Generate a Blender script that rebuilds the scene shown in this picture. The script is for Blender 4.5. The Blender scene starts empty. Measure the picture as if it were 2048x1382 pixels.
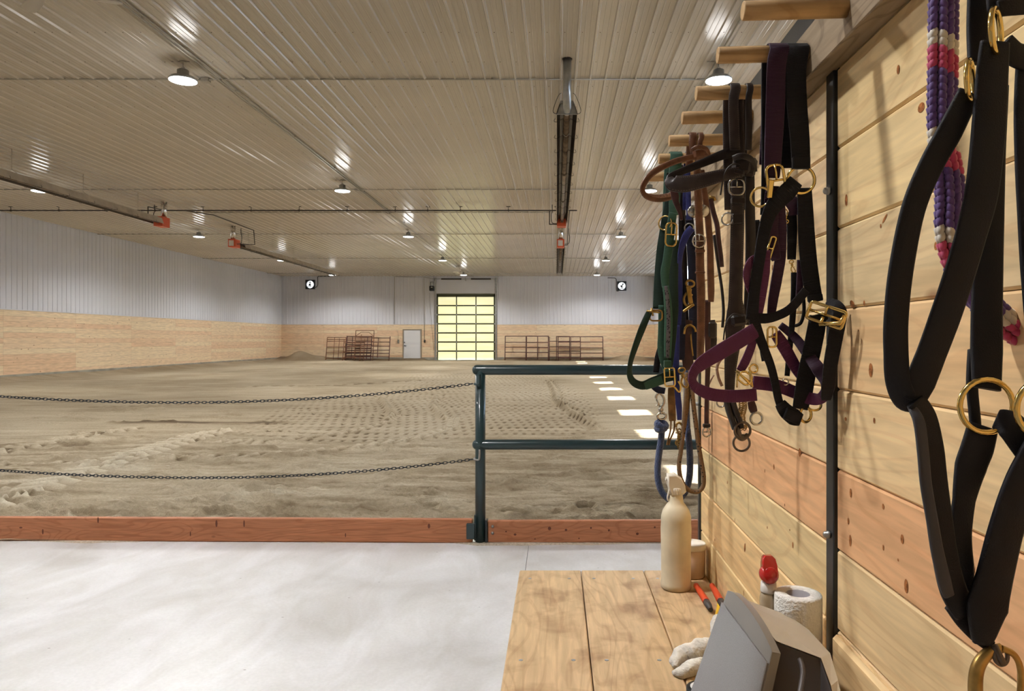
import bpy, math, random
import numpy as np
from mathutils import Vector, Matrix
random.seed(7)
SC = bpy.context.scene
COL = SC.collection
# ------------------------------------------------------------------ camera
F, CX, CY, CH = 1420.0, 1113.0, 679.0, 1.45
cam = bpy.data.cameras.new('camera'); cam_o = bpy.data.objects.new('camera', cam); COL.objects.link(cam_o)
cam.sensor_width = 36; cam.lens = 36*F/2048; cam.shift_x = -(CX-1024)/2048; cam.shift_y = (CY-691)/2048
cam.clip_start = .02; cam.clip_end = 300
cam_o.location = (0, 0, CH); cam_o.rotation_euler = (math.pi/2, 0, 0)
SC.camera = cam_o
# ------------------------------------------------------------------ view and world
SC.view_settings.view_transform = 'Standard'; SC.view_settings.look = 'None'
SC.view_settings.gamma = 1; SC.view_settings.exposure = 0.1; SC.view_settings.use_curve_mapping = False
SC.cycles.use_denoising = True; SC.cycles.use_adaptive_sampling = True; SC.cycles.adaptive_threshold = .02
SC.cycles.max_bounces = 7; SC.cycles.diffuse_bounces = 5; SC.cycles.glossy_bounces = 3; SC.cycles.transmission_bounces = 4
SC.cycles.sample_clamp_indirect = 4; SC.cycles.caustics_reflective = False; SC.cycles.caustics_refractive = False
w = bpy.data.worlds.new('world'); SC.world = w; w.use_nodes = True
w.node_tree.nodes['Background'].inputs[0].default_value = (.62, .78, 1, 1)
w.node_tree.nodes['Background'].inputs[1].default_value = 20.0
sun = bpy.data.lights.new('sun', 'SUN'); sun.energy = 26; sun.angle = .009; sun.color = (1, .97, .92)
sun_o = bpy.data.objects.new('sun', sun); COL.objects.link(sun_o)
sun_o.rotation_euler = Vector((-5.2, .02, -4.82)).to_track_quat('-Z', 'Y').to_euler(); sun_o.location = (20, 20, 20)
LAMP_W = 780.0           # flux of each high bay lamp
ADDED_LAMP_W = 820.0     # unseen lamps added over the concrete to brighten floor, bench and tack wall
LAMP_C = (1.0, .985, .97)
# ------------------------------------------------------------------ dimensions (metres; camera stands at x=0,y=0)
XL, XR, YB, YN, ZC = -18.6, 6.6, 48.0, -5.0, 5.74
ZW = 2.46                # top of the wooden wall lining
YC = 5.05                # kerb planks between concrete and sand
W = .447                 # face of the tack wall
WE = 2.21                # its far end
ZT = .75                 # bench top

def P(px, py, Y): return Vector(((px-CX)*Y/F, Y, CH-(py-CY)*Y/F))

# ------------------------------------------------------------------ materials
def nt(name):
    m = bpy.data.materials.new(name); m.use_nodes = True
    t = m.node_tree; return m, t, t.nodes['Principled BSDF']
def N(t, typ, **kw):
    n = t.nodes.new(typ)
    for k, v in kw.items():
        if k in n.inputs.keys() if hasattr(n.inputs, 'keys') else False: n.inputs[k].default_value = v
        else: setattr(n, k, v)
    return n
def simple(name, c, rough=.5, metal=0., spec=.5, noise=0., nscale=20., bump=0., coat=0., sheen=0.):
    m, t, b = nt(name)
    b.inputs['Base Color'].default_value = (*c, 1); b.inputs['Roughness'].default_value = rough
    b.inputs['Metallic'].default_value = metal; b.inputs['Specular IOR Level'].default_value = spec
    if coat: b.inputs['Coat Weight'].default_value = coat
    if sheen: b.inputs['Sheen Weight'].default_value = sheen
    if noise or bump:
        tc = N(t, 'ShaderNodeTexCoord'); n = N(t, 'ShaderNodeTexNoise'); n.inputs['Scale'].default_value = nscale
        n.inputs['Detail'].default_value = 5
        t.links.new(tc.outputs['Object'], n.inputs['Vector'])
        if noise:
            r = N(t, 'ShaderNodeValToRGB'); r.color_ramp.elements[0].position = .35; r.color_ramp.elements[1].position = .65
            r.color_ramp.elements[0].color = (*[x*(1-noise) for x in c], 1); r.color_ramp.elements[1].color = (*[min(1, x*(1+noise)) for x in c], 1)
            t.links.new(n.outputs['Fac'], r.inputs['Fac']); t.links.new(r.outputs['Color'], b.inputs['Base Color'])
        if bump:
            bp = N(t, 'ShaderNodeBump'); bp.inputs['Strength'].default_value = bump; bp.inputs['Distance'].default_value = .01
            t.links.new(n.outputs['Fac'], bp.inputs['Height']); t.links.new(bp.outputs['Normal'], b.inputs['Normal'])
    return m
def mix(t, a, b, fac, blend='MIX'):
    n = N(t, 'ShaderNodeMix', data_type='RGBA', blend_type=blend)
    for i, v in ((0, fac), (6, a), (7, b)):
        if isinstance(v, bpy.types.NodeSocket): t.links.new(v, n.inputs[i])
        else: n.inputs[i].default_value = v if i == 0 else (*v, 1)
    return n.outputs[2]
def ramp(t, src, pts):
    r = N(t, 'ShaderNodeValToRGB'); e = r.color_ramp.elements
    while len(e) < len(pts): e.new(.5)
    for q, (p, c) in zip(e, pts): q.position = p; q.color = (*c, 1) if len(c) == 3 else c
    t.links.new(src, r.inputs['Fac']); return r.outputs['Color']
def mapping(t, src, scale, loc=(0, 0, 0)):
    m = N(t, 'ShaderNodeMapping'); m.inputs['Scale'].default_value = scale; m.inputs['Location'].default_value = loc
    t.links.new(src, m.inputs['Vector']); return m.outputs['Vector']
def noise(t, vec, scale, detail=4, dist=0., rough=.5):
    n = N(t, 'ShaderNodeTexNoise'); n.inputs['Scale'].default_value = scale; n.inputs['Detail'].default_value = detail
    n.inputs['Distortion'].default_value = dist; n.inputs['Roughness'].default_value = rough
    t.links.new(vec, n.inputs['Vector']); return n.outputs['Fac']
def bump(t, b, h, s, d):
    bp = N(t, 'ShaderNodeBump'); bp.inputs['Strength'].default_value = s; bp.inputs['Distance'].default_value = d
    t.links.new(h, bp.inputs['Height']); t.links.new(bp.outputs['Normal'], b.inputs['Normal'])

def wood(name, light, dark, along=1, grain=1., rough=.6, tint=False, knots=.5, knotcol=(.16, .07, .03), plank=None, stain=0.):
    """solid timber: grain stretched along one axis, ring figure, scattered knots; 'tint' multiplies by the per-board colour"""
    m, t, b = nt(name); tc = N(t, 'ShaderNodeTexCoord'); ob = tc.outputs['Object']
    if tint:
        at = N(t, 'ShaderNodeAttribute', attribute_name='board')
        ad = N(t, 'ShaderNodeVectorMath', operation='MULTIPLY_ADD'); ad.inputs[1].default_value = (7, 13, 9)
        t.links.new(at.outputs['Color'], ad.inputs[0]); t.links.new(ob, ad.inputs[2]); ob = ad.outputs[0]
    s = [1, 1, 1]; s[along] = .09
    v = mapping(t, ob, s)
    g1 = noise(t, v, 70*grain, 4, .6); 
    s2 = [1, 1, 1]; s2[along] = .18
    v2 = mapping(t, ob, s2)
    n2 = noise(t, v2, 5.5*grain, 2, .3)
    mu = N(t, 'ShaderNodeMath', operation='MULTIPLY'); mu.inputs[1].default_value = 22.; t.links.new(n2, mu.inputs[0])
    si = N(t, 'ShaderNodeMath', operation='SINE'); 
    m2 = N(t, 'ShaderNodeMath', operation='MULTIPLY'); m2.inputs[1].default_value = 6.283; t.links.new(mu.outputs[0], m2.inputs[0]); t.links.new(m2.outputs[0], si.inputs[0])
    rings = ramp(t, si.outputs[0], [(0., (0, 0, 0)), (.7, (.14, .14, .14)), (.93, (.65, .65, .65)), (1., (.55, .55, .55))])
    c = mix(t, light, dark, rings)
    gr = ramp(t, g1, [(.35, (.74, .73, .71)), (.7, (1.08, 1.08, 1.08))])
    c = mix(t, c, gr, .8, 'MULTIPLY')
    big = noise(t, mapping(t, ob, [.6 if i != along else .25 for i in range(3)]), 3., 3)
    c = mix(t, c, ramp(t, big, [(.35, (.92, .89, .86)), (.65, (1.05, 1.04, 1.02))]), .8, 'MULTIPLY')
    if stain:
        sn = noise(t, ob, 9., 5, .4)
        c = mix(t, c, ramp(t, sn, [(.50, (1, 1, 1)), (.68, (.55, .47, .42))]), stain, 'MULTIPLY')
    if knots:
        vo = N(t, 'ShaderNodeTexVoronoi'); vo.inputs['Scale'].default_value = 4.5
        sk = [1.1, 1.1, 1.1]; sk[along] = .62
        t.links.new(mapping(t, ob, sk), vo.inputs['Vector'])
        k = ramp(t, vo.outputs['Distance'], [(.035, (1, 1, 1)), (.075, (0, 0, 0))])
        km = N(t, 'ShaderNodeMath', operation='MULTIPLY'); km.inputs[1].default_value = knots; t.links.new(k, km.inputs[0])
        c = mix(t, c, knotcol, km.outputs[0])
    if tint:
        c = mix(t, c, at.outputs['Color'], 1., 'MULTIPLY')
    t.links.new(c, b.inputs['Base Color'])
    b.inputs['Roughness'].default_value = rough; b.inputs['Specular IOR Level'].default_value = .3
    bump(t, b, g1, .12, .002)
    return m

def plankwall(name, axis):
    """tongue and groove lining of the arena: long boards, every board its own tone"""
    m, t, b = nt(name); tc = N(t, 'ShaderNodeTexCoord')
    sx = N(t, 'ShaderNodeSeparateXYZ'); t.links.new(tc.outputs['Object'], sx.inputs[0])
    cb = N(t, 'ShaderNodeCombineXYZ'); t.links.new(sx.outputs[axis], cb.inputs[0]); t.links.new(sx.outputs['Z'], cb.inputs[1])
    br = N(t, 'ShaderNodeTexBrick'); br.offset = .37; br.offset_frequency = 1
    for k, v in (('Scale', 1.), ('Brick Width', 3.6), ('Row Height', .188), ('Mortar Size', .003), ('Mortar Smooth', .4), ('Bias', -.25)): br.inputs[k].default_value = v
    br.inputs['Color1'].default_value = (.90, .74, .51, 1); br.inputs['Color2'].default_value = (.82, .55, .35, 1); br.inputs['Mortar'].default_value = (.45, .29, .16, 1)
    t.links.new(cb.outputs[0], br.inputs['Vector'])
    g = noise(t, mapping(t, cb.outputs[0], (.12, 1, 1)), 22, 4, .5)
    c = mix(t, br.outputs['Color'], ramp(t, g, [(.3, (.78, .75, .72)), (.65, (1.08, 1.06, 1.04))]), .8, 'MULTIPLY')
    vo = N(t, 'ShaderNodeTexVoronoi'); vo.inputs['Scale'].default_value = 3.; t.links.new(mapping(t, cb.outputs[0], (.8, 1.3, 1)), vo.inputs['Vector'])
    k = ramp(t, vo.outputs['Distance'], [(.05, (.6, .6, .6)), (.11, (0, 0, 0))])
    c = mix(t, c, (.33, .15, .06), k)
    t.links.new(c, b.inputs['Base Color']); b.inputs['Roughness'].default_value = .55; b.inputs['Specular IOR Level'].default_value = .3
    bump(t, b, br.outputs['Fac'], -.4, .01)
    return m

def metal_sheet(name, c, rough):
    m, t, b = nt(name); tc = N(t, 'ShaderNodeTexCoord')
    n = noise(t, tc.outputs['Object'], .35, 3)
    cc = mix(t, c, tuple(x*.93 for x in c), ramp(t, n, [(.4, (0, 0, 0)), (.6, (1, 1, 1))]))
    t.links.new(cc, b.inputs['Base Color']); b.inputs['Roughness'].default_value = rough; b.inputs['Specular IOR Level'].default_value = .6
    n2 = noise(t, tc.outputs['Object'], 2.2, 2); bump(t, b, n2, .05, .02)
    return m

M = {}
M['ceiling'] = metal_sheet('ceiling_sheet', (.66, .62, .555), .2)
M['sheet'] = metal_sheet('wall_sheet', (.79, .81, .87), .36)
M['plank_y'] = plankwall('lining_boards_side', 'Y'); M['plank_x'] = plankwall('lining_boards_end', 'X')
M['white_paint'] = simple('white_paint', (.78, .79, .80), .4)
M['base'] = simple('concrete_base', (.34, .32, .26), .85, noise=.2, nscale=2, bump=.2)
M['conduit'] = simple('conduit_steel', (.40, .38, .33), .35, .6)
M['blackpipe'] = simple('black_gas_pipe', (.035, .03, .026), .45)
M['reflector'] = simple('heater_reflector', (.46, .41, .33), .5, .3, noise=.15, nscale=3)
M['dark_metal'] = simple('dark_tube_metal', (.16, .12, .09), .3, .85, noise=.4, nscale=5)
M['troughin'] = simple('trough_inside', (.075, .062, .052), .4, .8)
M['galv'] = simple('galvanised_pipe', (.42, .44, .45), .32, .8, noise=.15, nscale=9)
M['foil'] = simple('foil_duct', (.75, .74, .72), .22, .95, noise=.3, nscale=14, bump=.8)
M['orange'] = simple('burner_orange', (.62, .10, .035), .42)
M['white_label'] = simple('label_white', (.75, .73, .70), .5)
M['green_label'] = simple('label_green', (.05, .22, .22), .5)
M['pink_label'] = simple('label_pink', (.75, .42, .30), .5)
M['green_paint'] = simple('green_gloss_paint', (.015, .038, .043), .32, coat=.3, noise=.1, nscale=5)
M['black_steel'] = simple('black_steel', (.018, .021, .024), .3, .3, spec=.5, noise=.25, nscale=9)
M['chain'] = simple('chain_black', (.012, .017, .022), .35, .5)
M['bolt'] = simple('zinc_bolt', (.55, .56, .56), .3, .9)
M['silver'] = simple('nickel', (.62, .60, .56), .2, 1.)
M['steel_dark'] = simple('worn_steel', (.16, .13, .11), .35, .9)
M['brass'] = simple('brass', (.90, .66, .24), .16, 1.)
M['brass_old'] = simple('old_brass', (.42, .27, .09), .35, 1., noise=.3, nscale=60)
M['corral'] = simple('corral_paint', (.13, .055, .045), .5, noise=.3, nscale=3)
M['corral_rust'] = simple('corral_rust', (.22, .09, .045), .6, noise=.35, nscale=4)
M['rope_blue'] = simple('blue_rope', (.025, .058, .18), .8, sheen=.4, bump=.8, nscale=300)
M['peg'] = wood('peg_wood', (.66, .45, .23), (.50, .31, .14), along=0, grain=1.2, knots=0, stain=.6)
M['beam'] = wood('beam_wood', (.36, .28, .19), (.19, .14, .09), along=1, grain=1.1, knots=.5)
M['tack_wall'] = wood('tack_wall_boards', (.95, .74, .43), (.84, .60, .33), along=1, grain=.8, tint=True, knots=.75, knotcol=(.28, .12, .05), rough=.5)
M['knot'] = simple('knot_dark', (.34, .13, .045), .85, spec=.08, noise=.55, nscale=160)
M['bench'] = wood('bench_boards', (.72, .53, .31), (.57, .39, .22), along=1, grain=.9, knots=.6, knotcol=(.25, .13, .06), stain=.75, rough=.55)
M['kerb'] = wood('kerb_boards', (.64, .28, .15), (.50, .19, .09), along=0, grain=.8, knots=.8, knotcol=(.10, .03, .015), rough=.5)

# ------------------------------------------------------------------ mesh builder
ORG = {}
class MB:
    def __init__(s): s.v = []; s.f = []; s.m = []; s.uv = []; s.sm = []; s.mi = 0; s.col = None; s.cols = []
    def face(s, ids, uv=None, smooth=True):
        s.f.append(tuple(ids)); s.m.append(s.mi); s.uv.append(uv or [(0, 0)]*len(ids)); s.sm.append(smooth); s.cols.append(s.col)
    def add(s, vs): n = len(s.v); s.v.extend([Vector(x) for x in vs]); return n
    def box(s, lo, hi, bev=0., mat=None):
        x0, y0, z0 = lo; x1, y1, z1 = hi
        if bev > 0:
            b = min(bev, (x1-x0)*.45, (y1-y0)*.45, (z1-z0)*.45)
            def rect(z, i): return [(x0+i, y0+i+0, z), (x1-i, y0+i, z), (x1-i, y1-i, z), (x0+i, y1-i, z)]
            pts = []
            # chamfered box: 24 verts
            for z, zz in ((z0, z0+b), (z1, z1-b)): pass
            L = []
            L.append([(x0+b, y0+b, z0), (x1-b, y0+b, z0), (x1-b, y1-b, z0), (x0+b, y1-b, z0)])
            for z in (z0+b, z1-b):
                L.append([(x0+b, y0, z), (x1-b, y0, z), (x1, y0+b, z), (x1, y1-b, z), (x1-b, y1, z), (x0+b, y1, z), (x0, y1-b, z), (x0, y0+b, z)])
            L.append([(x0+b, y0+b, z1), (x1-b, y0+b, z1), (x1-b, y1-b, z1), (x0+b, y1-b, z1)])
            T = (lambda q: mat @ Vector(q)) if mat else (lambda q: Vector(q))
            a = s.add([T(q) for q in L[0]]); b1 = s.add([T(q) for q in L[1]]); b2 = s.add([T(q) for q in L[2]]); c = s.add([T(q) for q in L[3]])
            s.face([a+3, a+2, a+1, a], smooth=False); s.face([c, c+1, c+2, c+3], smooth=False)
            for i in range(8): j = (i+1) % 8; s.face([b1+i, b1+j, b2+j, b2+i], smooth=False)
            for k in range(4):
                i, j = 2*k, 2*k+1; l = (k+1) % 4
                s.face([a+k, a+l, b1+j, b1+i], smooth=False); s.face([a+l, b1+(j+1) % 8, b1+j], smooth=False)
                s.face([c+l, c+k, b2+i, b2+j], smooth=False); s.face([c+l, b2+j, b2+(j+1) % 8], smooth=False)
            return s
        q = [(x0, y0, z0), (x1, y0, z0), (x1, y1, z0), (x0, y1, z0), (x0, y0, z1), (x1, y0, z1), (x1, y1, z1), (x0, y1, z1)]
        n = s.add([mat @ Vector(p) if mat else p for p in q])
        for f in ((0, 3, 2, 1), (4, 5, 6, 7), (0, 1, 5, 4), (1, 2, 6, 5), (2, 3, 7, 6), (3, 0, 4, 7)): s.face([n+i for i in f], smooth=False)
        return s
    def obox(s, c, size, mat=None, bev=0.):
        h = [x/2 for x in size]; T = Matrix.Translation(Vector(c)) @ (mat.to_4x4() if mat else Matrix.Identity(4))
        return s.box([-a for a in h], h, bev, T)
    def tube(s, path, r, n=10, closed=False, caps=True):
        path = [Vector(p) for p in path]; k = len(path)
        rs = r if isinstance(r, (list, tuple)) else [r]*k
        ref = None; rings = []; dist = 0
        for i, p in enumerate(path):
            a = path[i-1] if (i or closed) else p; b = path[(i+1) % k] if (i < k-1 or closed) else p
            t = (b-a).normalized() if (b-a).length > 1e-9 else Vector((0, 0, 1))
            if ref is None: ref = t.orthogonal().normalized()
            ref = (ref-t*ref.dot(t)); ref = ref.normalized() if ref.length > 1e-6 else t.orthogonal().normalized()
            u = t.cross(ref)
            if i: dist += (p-path[i-1]).length
            rings.append((s.add([p+(ref*math.cos(2*math.pi*j/n)+u*math.sin(2*math.pi*j/n))*rs[i] for j in range(n)]), dist))
        L = k if closed else k-1
        for i in range(L):
            (a, da), (b, db) = rings[i], rings[(i+1) % k]
            if closed and i == k-1: db = da+(path[0]-path[-1]).length
            for j in range(n):
                l = (j+1) % n
                s.face([a+j, a+l, b+l, b+j], [(da, j/n), (da, (j+1)/n), (db, (j+1)/n), (db, j/n)])
        if caps and not closed:
            s.face([rings[0][0]+j for j in range(n)][::-1], smooth=False); s.face([rings[-1][0]+j for j in range(n)], smooth=False)
        return s
    def lathe(s, prof, c, n=24, mat=None, sx=1., cap=True):
        c = Vector(c); rings = []
        for r, z in prof:
            rings.append(s.add([c+((mat @ Vector((r*math.cos(2*math.pi*j/n)*sx, r*math.sin(2*math.pi*j/n), z))) if mat else Vector((r*math.cos(2*math.pi*j/n)*sx, r*math.sin(2*math.pi*j/n), z))) for j in range(n)]))
        for a, b in zip(rings, rings[1:]):
            for j in range(n): l = (j+1) % n; s.face([a+j, a+l, b+l, b+j])
        if cap and prof[0][0] > 1e-5: s.face([rings[0]+j for j in range(n)][::-1], smooth=False)
        if cap and prof[-1][0] > 1e-5: s.face([rings[-1]+j for j in range(n)], smooth=False)
        return s
    def strap(s, path, wd, th=.003, tw=0., facing=(0, -1, 0), sub=6, closed=False):
        """a flat band: path of points, width across the line of sight side, twist in degrees at each point"""
        pts = [Vector(p) for p in path]; k = len(pts)
        ws = list(wd) if isinstance(wd, (list, tuple)) else [wd]*k
        tws = list(tw) if isinstance(tw, (list, tuple)) else [tw]*k
        pp, w2, t2 = spline(pts, ws, tws, sub)
        fc = Vector(facing); n = len(pp); rings = []; dist = 0; lastside = None
        for i, p in enumerate(pp):
            a = pp[max(0, i-1)]; b = pp[min(n-1, i+1)]; t = (b-a).normalized()
            side = t.cross(fc)
            if side.length < .25 and lastside is not None: side = lastside-t*lastside.dot(t)
            side = side.normalized() if side.length > 1e-6 else t.orthogonal().normalized()
            if lastside is not None and side.dot(lastside) < 0: side = -side
            lastside = side.copy(); nr = side.cross(t).normalized()
            R = math.radians(t2[i]); sd = side*math.cos(R)+nr*math.sin(R); nn = nr*math.cos(R)-side*math.sin(R)
            h = w2[i]/2; q = th/2; e = min(h*.3, q*.8)
            if i: dist += (p-pp[i-1]).length
            cs = [(-h, -q+e*.6), (-h+e, -q), (0, -q*1.1), (h-e, -q), (h, -q+e*.6), (h, q-e*.6), (h-e, q), (0, q*1.1), (-h+e, q), (-h, q-e*.6)]
            rings.append((s.add([p+sd*x+nn*y for x, y in cs]), dist, [x/h for x, y in cs]))
        for (a, da, ca), (b, db, cb) in zip(rings, rings[1:]):
            for j in range(10): l = (j+1) % 10; s.face([a+j, a+l, b+l, b+j], [(da, ca[j]), (da, ca[l]), (db, ca[l]), (db, ca[j])])
        s.face([rings[0][0]+j for j in range(10)][::-1], smooth=False); s.face([rings[-1][0]+j for j in range(10)], smooth=False)
        return s
    def torus(s, c, R, r, normal=(0, -1, 0), sx=1., n=28, m=8, roll=0.):
        nv = Vector(normal).normalized(); up = Vector((0, 0, 1)); u = up.cross(nv)
        u = u.normalized() if u.length > .01 else Vector((1, 0, 0)); v = nv.cross(u)
        cr, sr = math.cos(math.radians(roll)), math.sin(math.radians(roll)); u, v = u*cr+v*sr, v*cr-u*sr
        return s.tube([Vector(c)+u*R*sx*math.cos(2*math.pi*i/n)+v*R*math.sin(2*math.pi*i/n) for i in range(n)], r, m, closed=True)
    def frame(s, c, w_, h_, r, normal=(0, -1, 0), roll=0., round_=.35, bars=1, tongue=True):
        """buckle: a rounded rectangular rod frame with its centre bar and tongue"""
        nv = Vector(normal).normalized(); u = Vector((0, 0, 1)).cross(nv).normalized(); v = nv.cross(u)
        a = math.radians(roll); u, v = u*math.cos(a)+v*math.sin(a), v*math.cos(a)-u*math.sin(a)
        c = Vector(c); q = min(w_, h_)*round_; pts = []
        for sx_, sy_, a0 in ((1, 1, 0), (-1, 1, 90), (-1, -1, 180), (1, -1, 270)):
            for k in range(4):
                an = math.radians(a0+k*30); pts.append(c+u*(sx_*(w_/2-q)+q*math.cos(an))+v*(sy_*(h_/2-q)+q*math.sin(an)))
        s.tube(pts, r, 7, closed=True)
        if bars: s.tube([c-u*w_/2, c+u*w_/2], r*.8, 6)
        if tongue: s.tube([c+nv*r*1.2, c+nv*r*2.2+v*h_*.25, c+nv*r*1.4+v*h_*.5], r*.7, 6)
        return s
    def build(s, name, mats, parent=None, kind=None, org=None):
        me = bpy.data.meshes.new(name)
        o = bpy.data.objects.new(name, me); COL.objects.link(o)
        O = Vector((0, 0, 0))
        if parent is not None: o.parent = parent; O = ORG[parent.name]
        elif org is not None: O = Vector(org); o.location = O
        ORG[o.name] = O
        me.from_pydata([tuple(v-O) for v in s.v], [], s.f)
        for m_ in (mats if isinstance(mats, (list, tuple)) else [mats]): me.materials.append(m_)
        me.polygons.foreach_set('material_index', s.m); me.polygons.foreach_set('use_smooth', s.sm)
        uvl = me.uv_layers.new(name='UVMap'); flat = [c for f in s.uv for p in f for c in p]; uvl.data.foreach_set('uv', flat)
        if any(c is not None for c in s.cols):
            at = me.color_attributes.new('board', 'FLOAT_COLOR', 'CORNER'); arr = []
            for f, c in zip(s.f, s.cols):
                c = c or (1, 1, 1)
                for _ in f: arr += [c[0], c[1], c[2], 1]
            at.data.foreach_set('color', arr)
        me.update(); me.validate()
        if kind: o['kind'] = kind
        return o
def spline(pts, ws, tws, sub):
    k = len(pts)
    if k < 3 or sub <= 1: return pts, ws, tws
    P2, W2, T2 = [], [], []
    for i in range(k-1):
        p0, p1, p2, p3 = pts[max(0, i-1)], pts[i], pts[i+1], pts[min(k-1, i+2)]
        for j in range(sub):
            u = j/sub; u2 = u*u; u3 = u2*u
            P2.append(.5*((2*p1)+(p2-p0)*u+(2*p0-5*p1+4*p2-p3)*u2+(3*p1-p0-3*p2+p3)*u3))
            W2.append(ws[i]*(1-u)+ws[i+1]*u); T2.append(tws[i]*(1-u)+tws[i+1]*u)
    P2.append(pts[-1]); W2.append(ws[-1]); T2.append(tws[-1]); return P2, W2, T2
def sp(pts, sub=8):
    pts = [Vector(p) for p in pts]; return spline(pts, [1]*len(pts), [0]*len(pts), sub)[0]
def px(L, dY=0.): return [P(a, b, c+dY) for a, b, c in L]
def tag(o, label, cat, group=None, kind=None):
    if label: o['label'] = label
    if cat: o['category'] = cat
    if group: o['group'] = group
    if kind: o['kind'] = kind
    return o
def thing(name, label, cat, loc, group=None):
    o = bpy.data.objects.new(name, None); COL.objects.link(o); o.location = loc; o.empty_display_size = .1
    ORG[o.name] = Vector(loc); return tag(o, label, cat, group)
def tree_copy(o, loc, label=None, group=None):
    r = o.copy(); COL.objects.link(r); r.location = loc; ORG[r.name] = Vector(loc)
    if label: r['label'] = label
    if group: r['group'] = group
    def kids(a, b):
        for ch in list(a.children):
            c = ch.copy(); COL.objects.link(c); c.parent = b; kids(ch, c)
    kids(o, r); return r
def label_part(o, l): o['label'] = l; return o
# ================================================================== THE SETTING
RP, RX0 = .2467, -.184
def ribs(u0, u1, d, ph=RX0):
    """outline of ribbed sheet steel between u0 and u1: list of (u, projection)"""
    L = [(u0, 0)]; k = math.ceil((u0-ph+.05)/RP)
    while ph+k*RP+.05 < u1:
        c = ph+k*RP
        if c-.09 > u0:
            for a, b in ((-.0975, 0), (-.0925, .15), (-.082, .15), (-.077, 0)): L.append((c+a, b*d))
        for a, b in ((-.025, 0), (-.012, 1), (.012, 1), (.025, 0)): L.append((c+a, b*d))
        if c+.1 < u1:
            for a, b in ((.077, 0), (.082, .15), (.0925, .15), (.0975, 0)): L.append((c+a, b*d))
        k += 1
    L.append((u1, 0)); return L
def sheet(mb, prof, place, a, b):
    r = [(mb.add([place(u, d, a)]), mb.add([place(u, d, b)])) for u, d in prof]
    for (i, j), (k, l) in zip(r, r[1:]): mb.face([i, k, l, j], smooth=False)
# ceiling
c = MB(); sheet(c, ribs(XL, XR, .028), lambda u, d, a: (u, a, ZC-d), YN, YB)
c.mi = 1
yy = 8.85
while yy < 24:
    k = -40
    while k < 12:
        x = RX0+RP*(k+.22 if k % 1 == 0 else k)
        if XL < x < 5: c.lathe([(.0085, 0), (.005, -.006)], (x, yy, ZC-.0005), 5)
        k += 1
    yy += 1.06
o = c.build('ceiling', [M['ceiling'], M['dark_metal']], kind='structure')
# walls: boards below, ribbed steel above, a concrete base course along the sand
def side_wall(name, x, sgn, holes=()):
    m = MB(); m.box((min(x, x+sgn*.12), YN, .25), (max(x, x+sgn*.12), YB, ZW)); m.mi = 1
    m.box((min(x-sgn*.03, x+sgn*.12), YN, -.1), (max(x-sgn*.03, x+sgn*.12), YB, .25)); m.mi = 2
    pl = lambda u, d, a: (x-sgn*d, u, a)
    if not holes: sheet(m, ribs(YN, YB, .02), pl, ZW+.03, ZC)
    else:
        sheet(m, ribs(YN, YB, .02), pl, ZW+.03, WZ0); sheet(m, ribs(YN, YB, .02), pl, WZ1, ZC)
        e = [YN]+[q for h in holes for q in h]+[YB]
        for a, b in zip(e[::2], e[1::2]): sheet(m, ribs(a, b, .02), pl, WZ0, WZ1)
    m.box((min(x, x-sgn*.03), YN, ZW), (max(x, x-sgn*.03), YB, ZW+.03))
    m.box((min(x+sgn*.12, x+sgn*.14), YN, WZ1+.02), (max(x+sgn*.12, x+sgn*.14), YB, ZC)) if holes else m.box((min(x+sgn*.12, x+sgn*.14), YN, -.1), (max(x+sgn*.12, x+sgn*.14), YB, ZC))
    return m.build(name, [M['plank_y'], M['base'], M['sheet']], kind='structure')
WZ0, WZ1 = 4.46, 5.17
win = [(1.2+3.1*k-.55, 1.2+3.1*k+.55) for k in range(2, 15)]
side_wall('wall_left', XL, -1)
side_wall('wall_right', XR, 1, win)
gm, gt, gb = nt('window_glass')
gt.nodes.remove(gb); tr = N(gt, 'ShaderNodeBsdfTransparent'); gl = N(gt, 'ShaderNodeBsdfGlossy'); gl.inputs['Roughness'].default_value = .02
mx = N(gt, 'ShaderNodeMixShader'); mx.inputs[0].default_value = .04
gt.links.new(tr.outputs[0], mx.inputs[1]); gt.links.new(gl.outputs[0], mx.inputs[2]); gt.links.new(mx.outputs[0], gt.nodes['Material Output'].inputs[0])
M['glass'] = gm
for i, (a, b) in enumerate(win):
    f = MB(); t_ = .035
    for lo, hi in (((XR-.02, a, WZ0), (XR+.1, b, WZ0+t_)), ((XR-.02, a, WZ1-t_), (XR+.1, b, WZ1)), ((XR-.02, a, WZ0), (XR+.1, a+t_, WZ1)), ((XR-.02, b-t_, WZ0), (XR+.1, b, WZ1))): f.box(lo, hi)
    o = f.build('window_%d' % (i+1), M['white_paint'], kind='structure', org=(XR, (a+b)/2, WZ0))
    g = MB(); g.box((XR+.04, a+t_, WZ0+t_), (XR+.046, b-t_, WZ1-t_)); g.build('window_pane', M['glass'], o)
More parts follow.
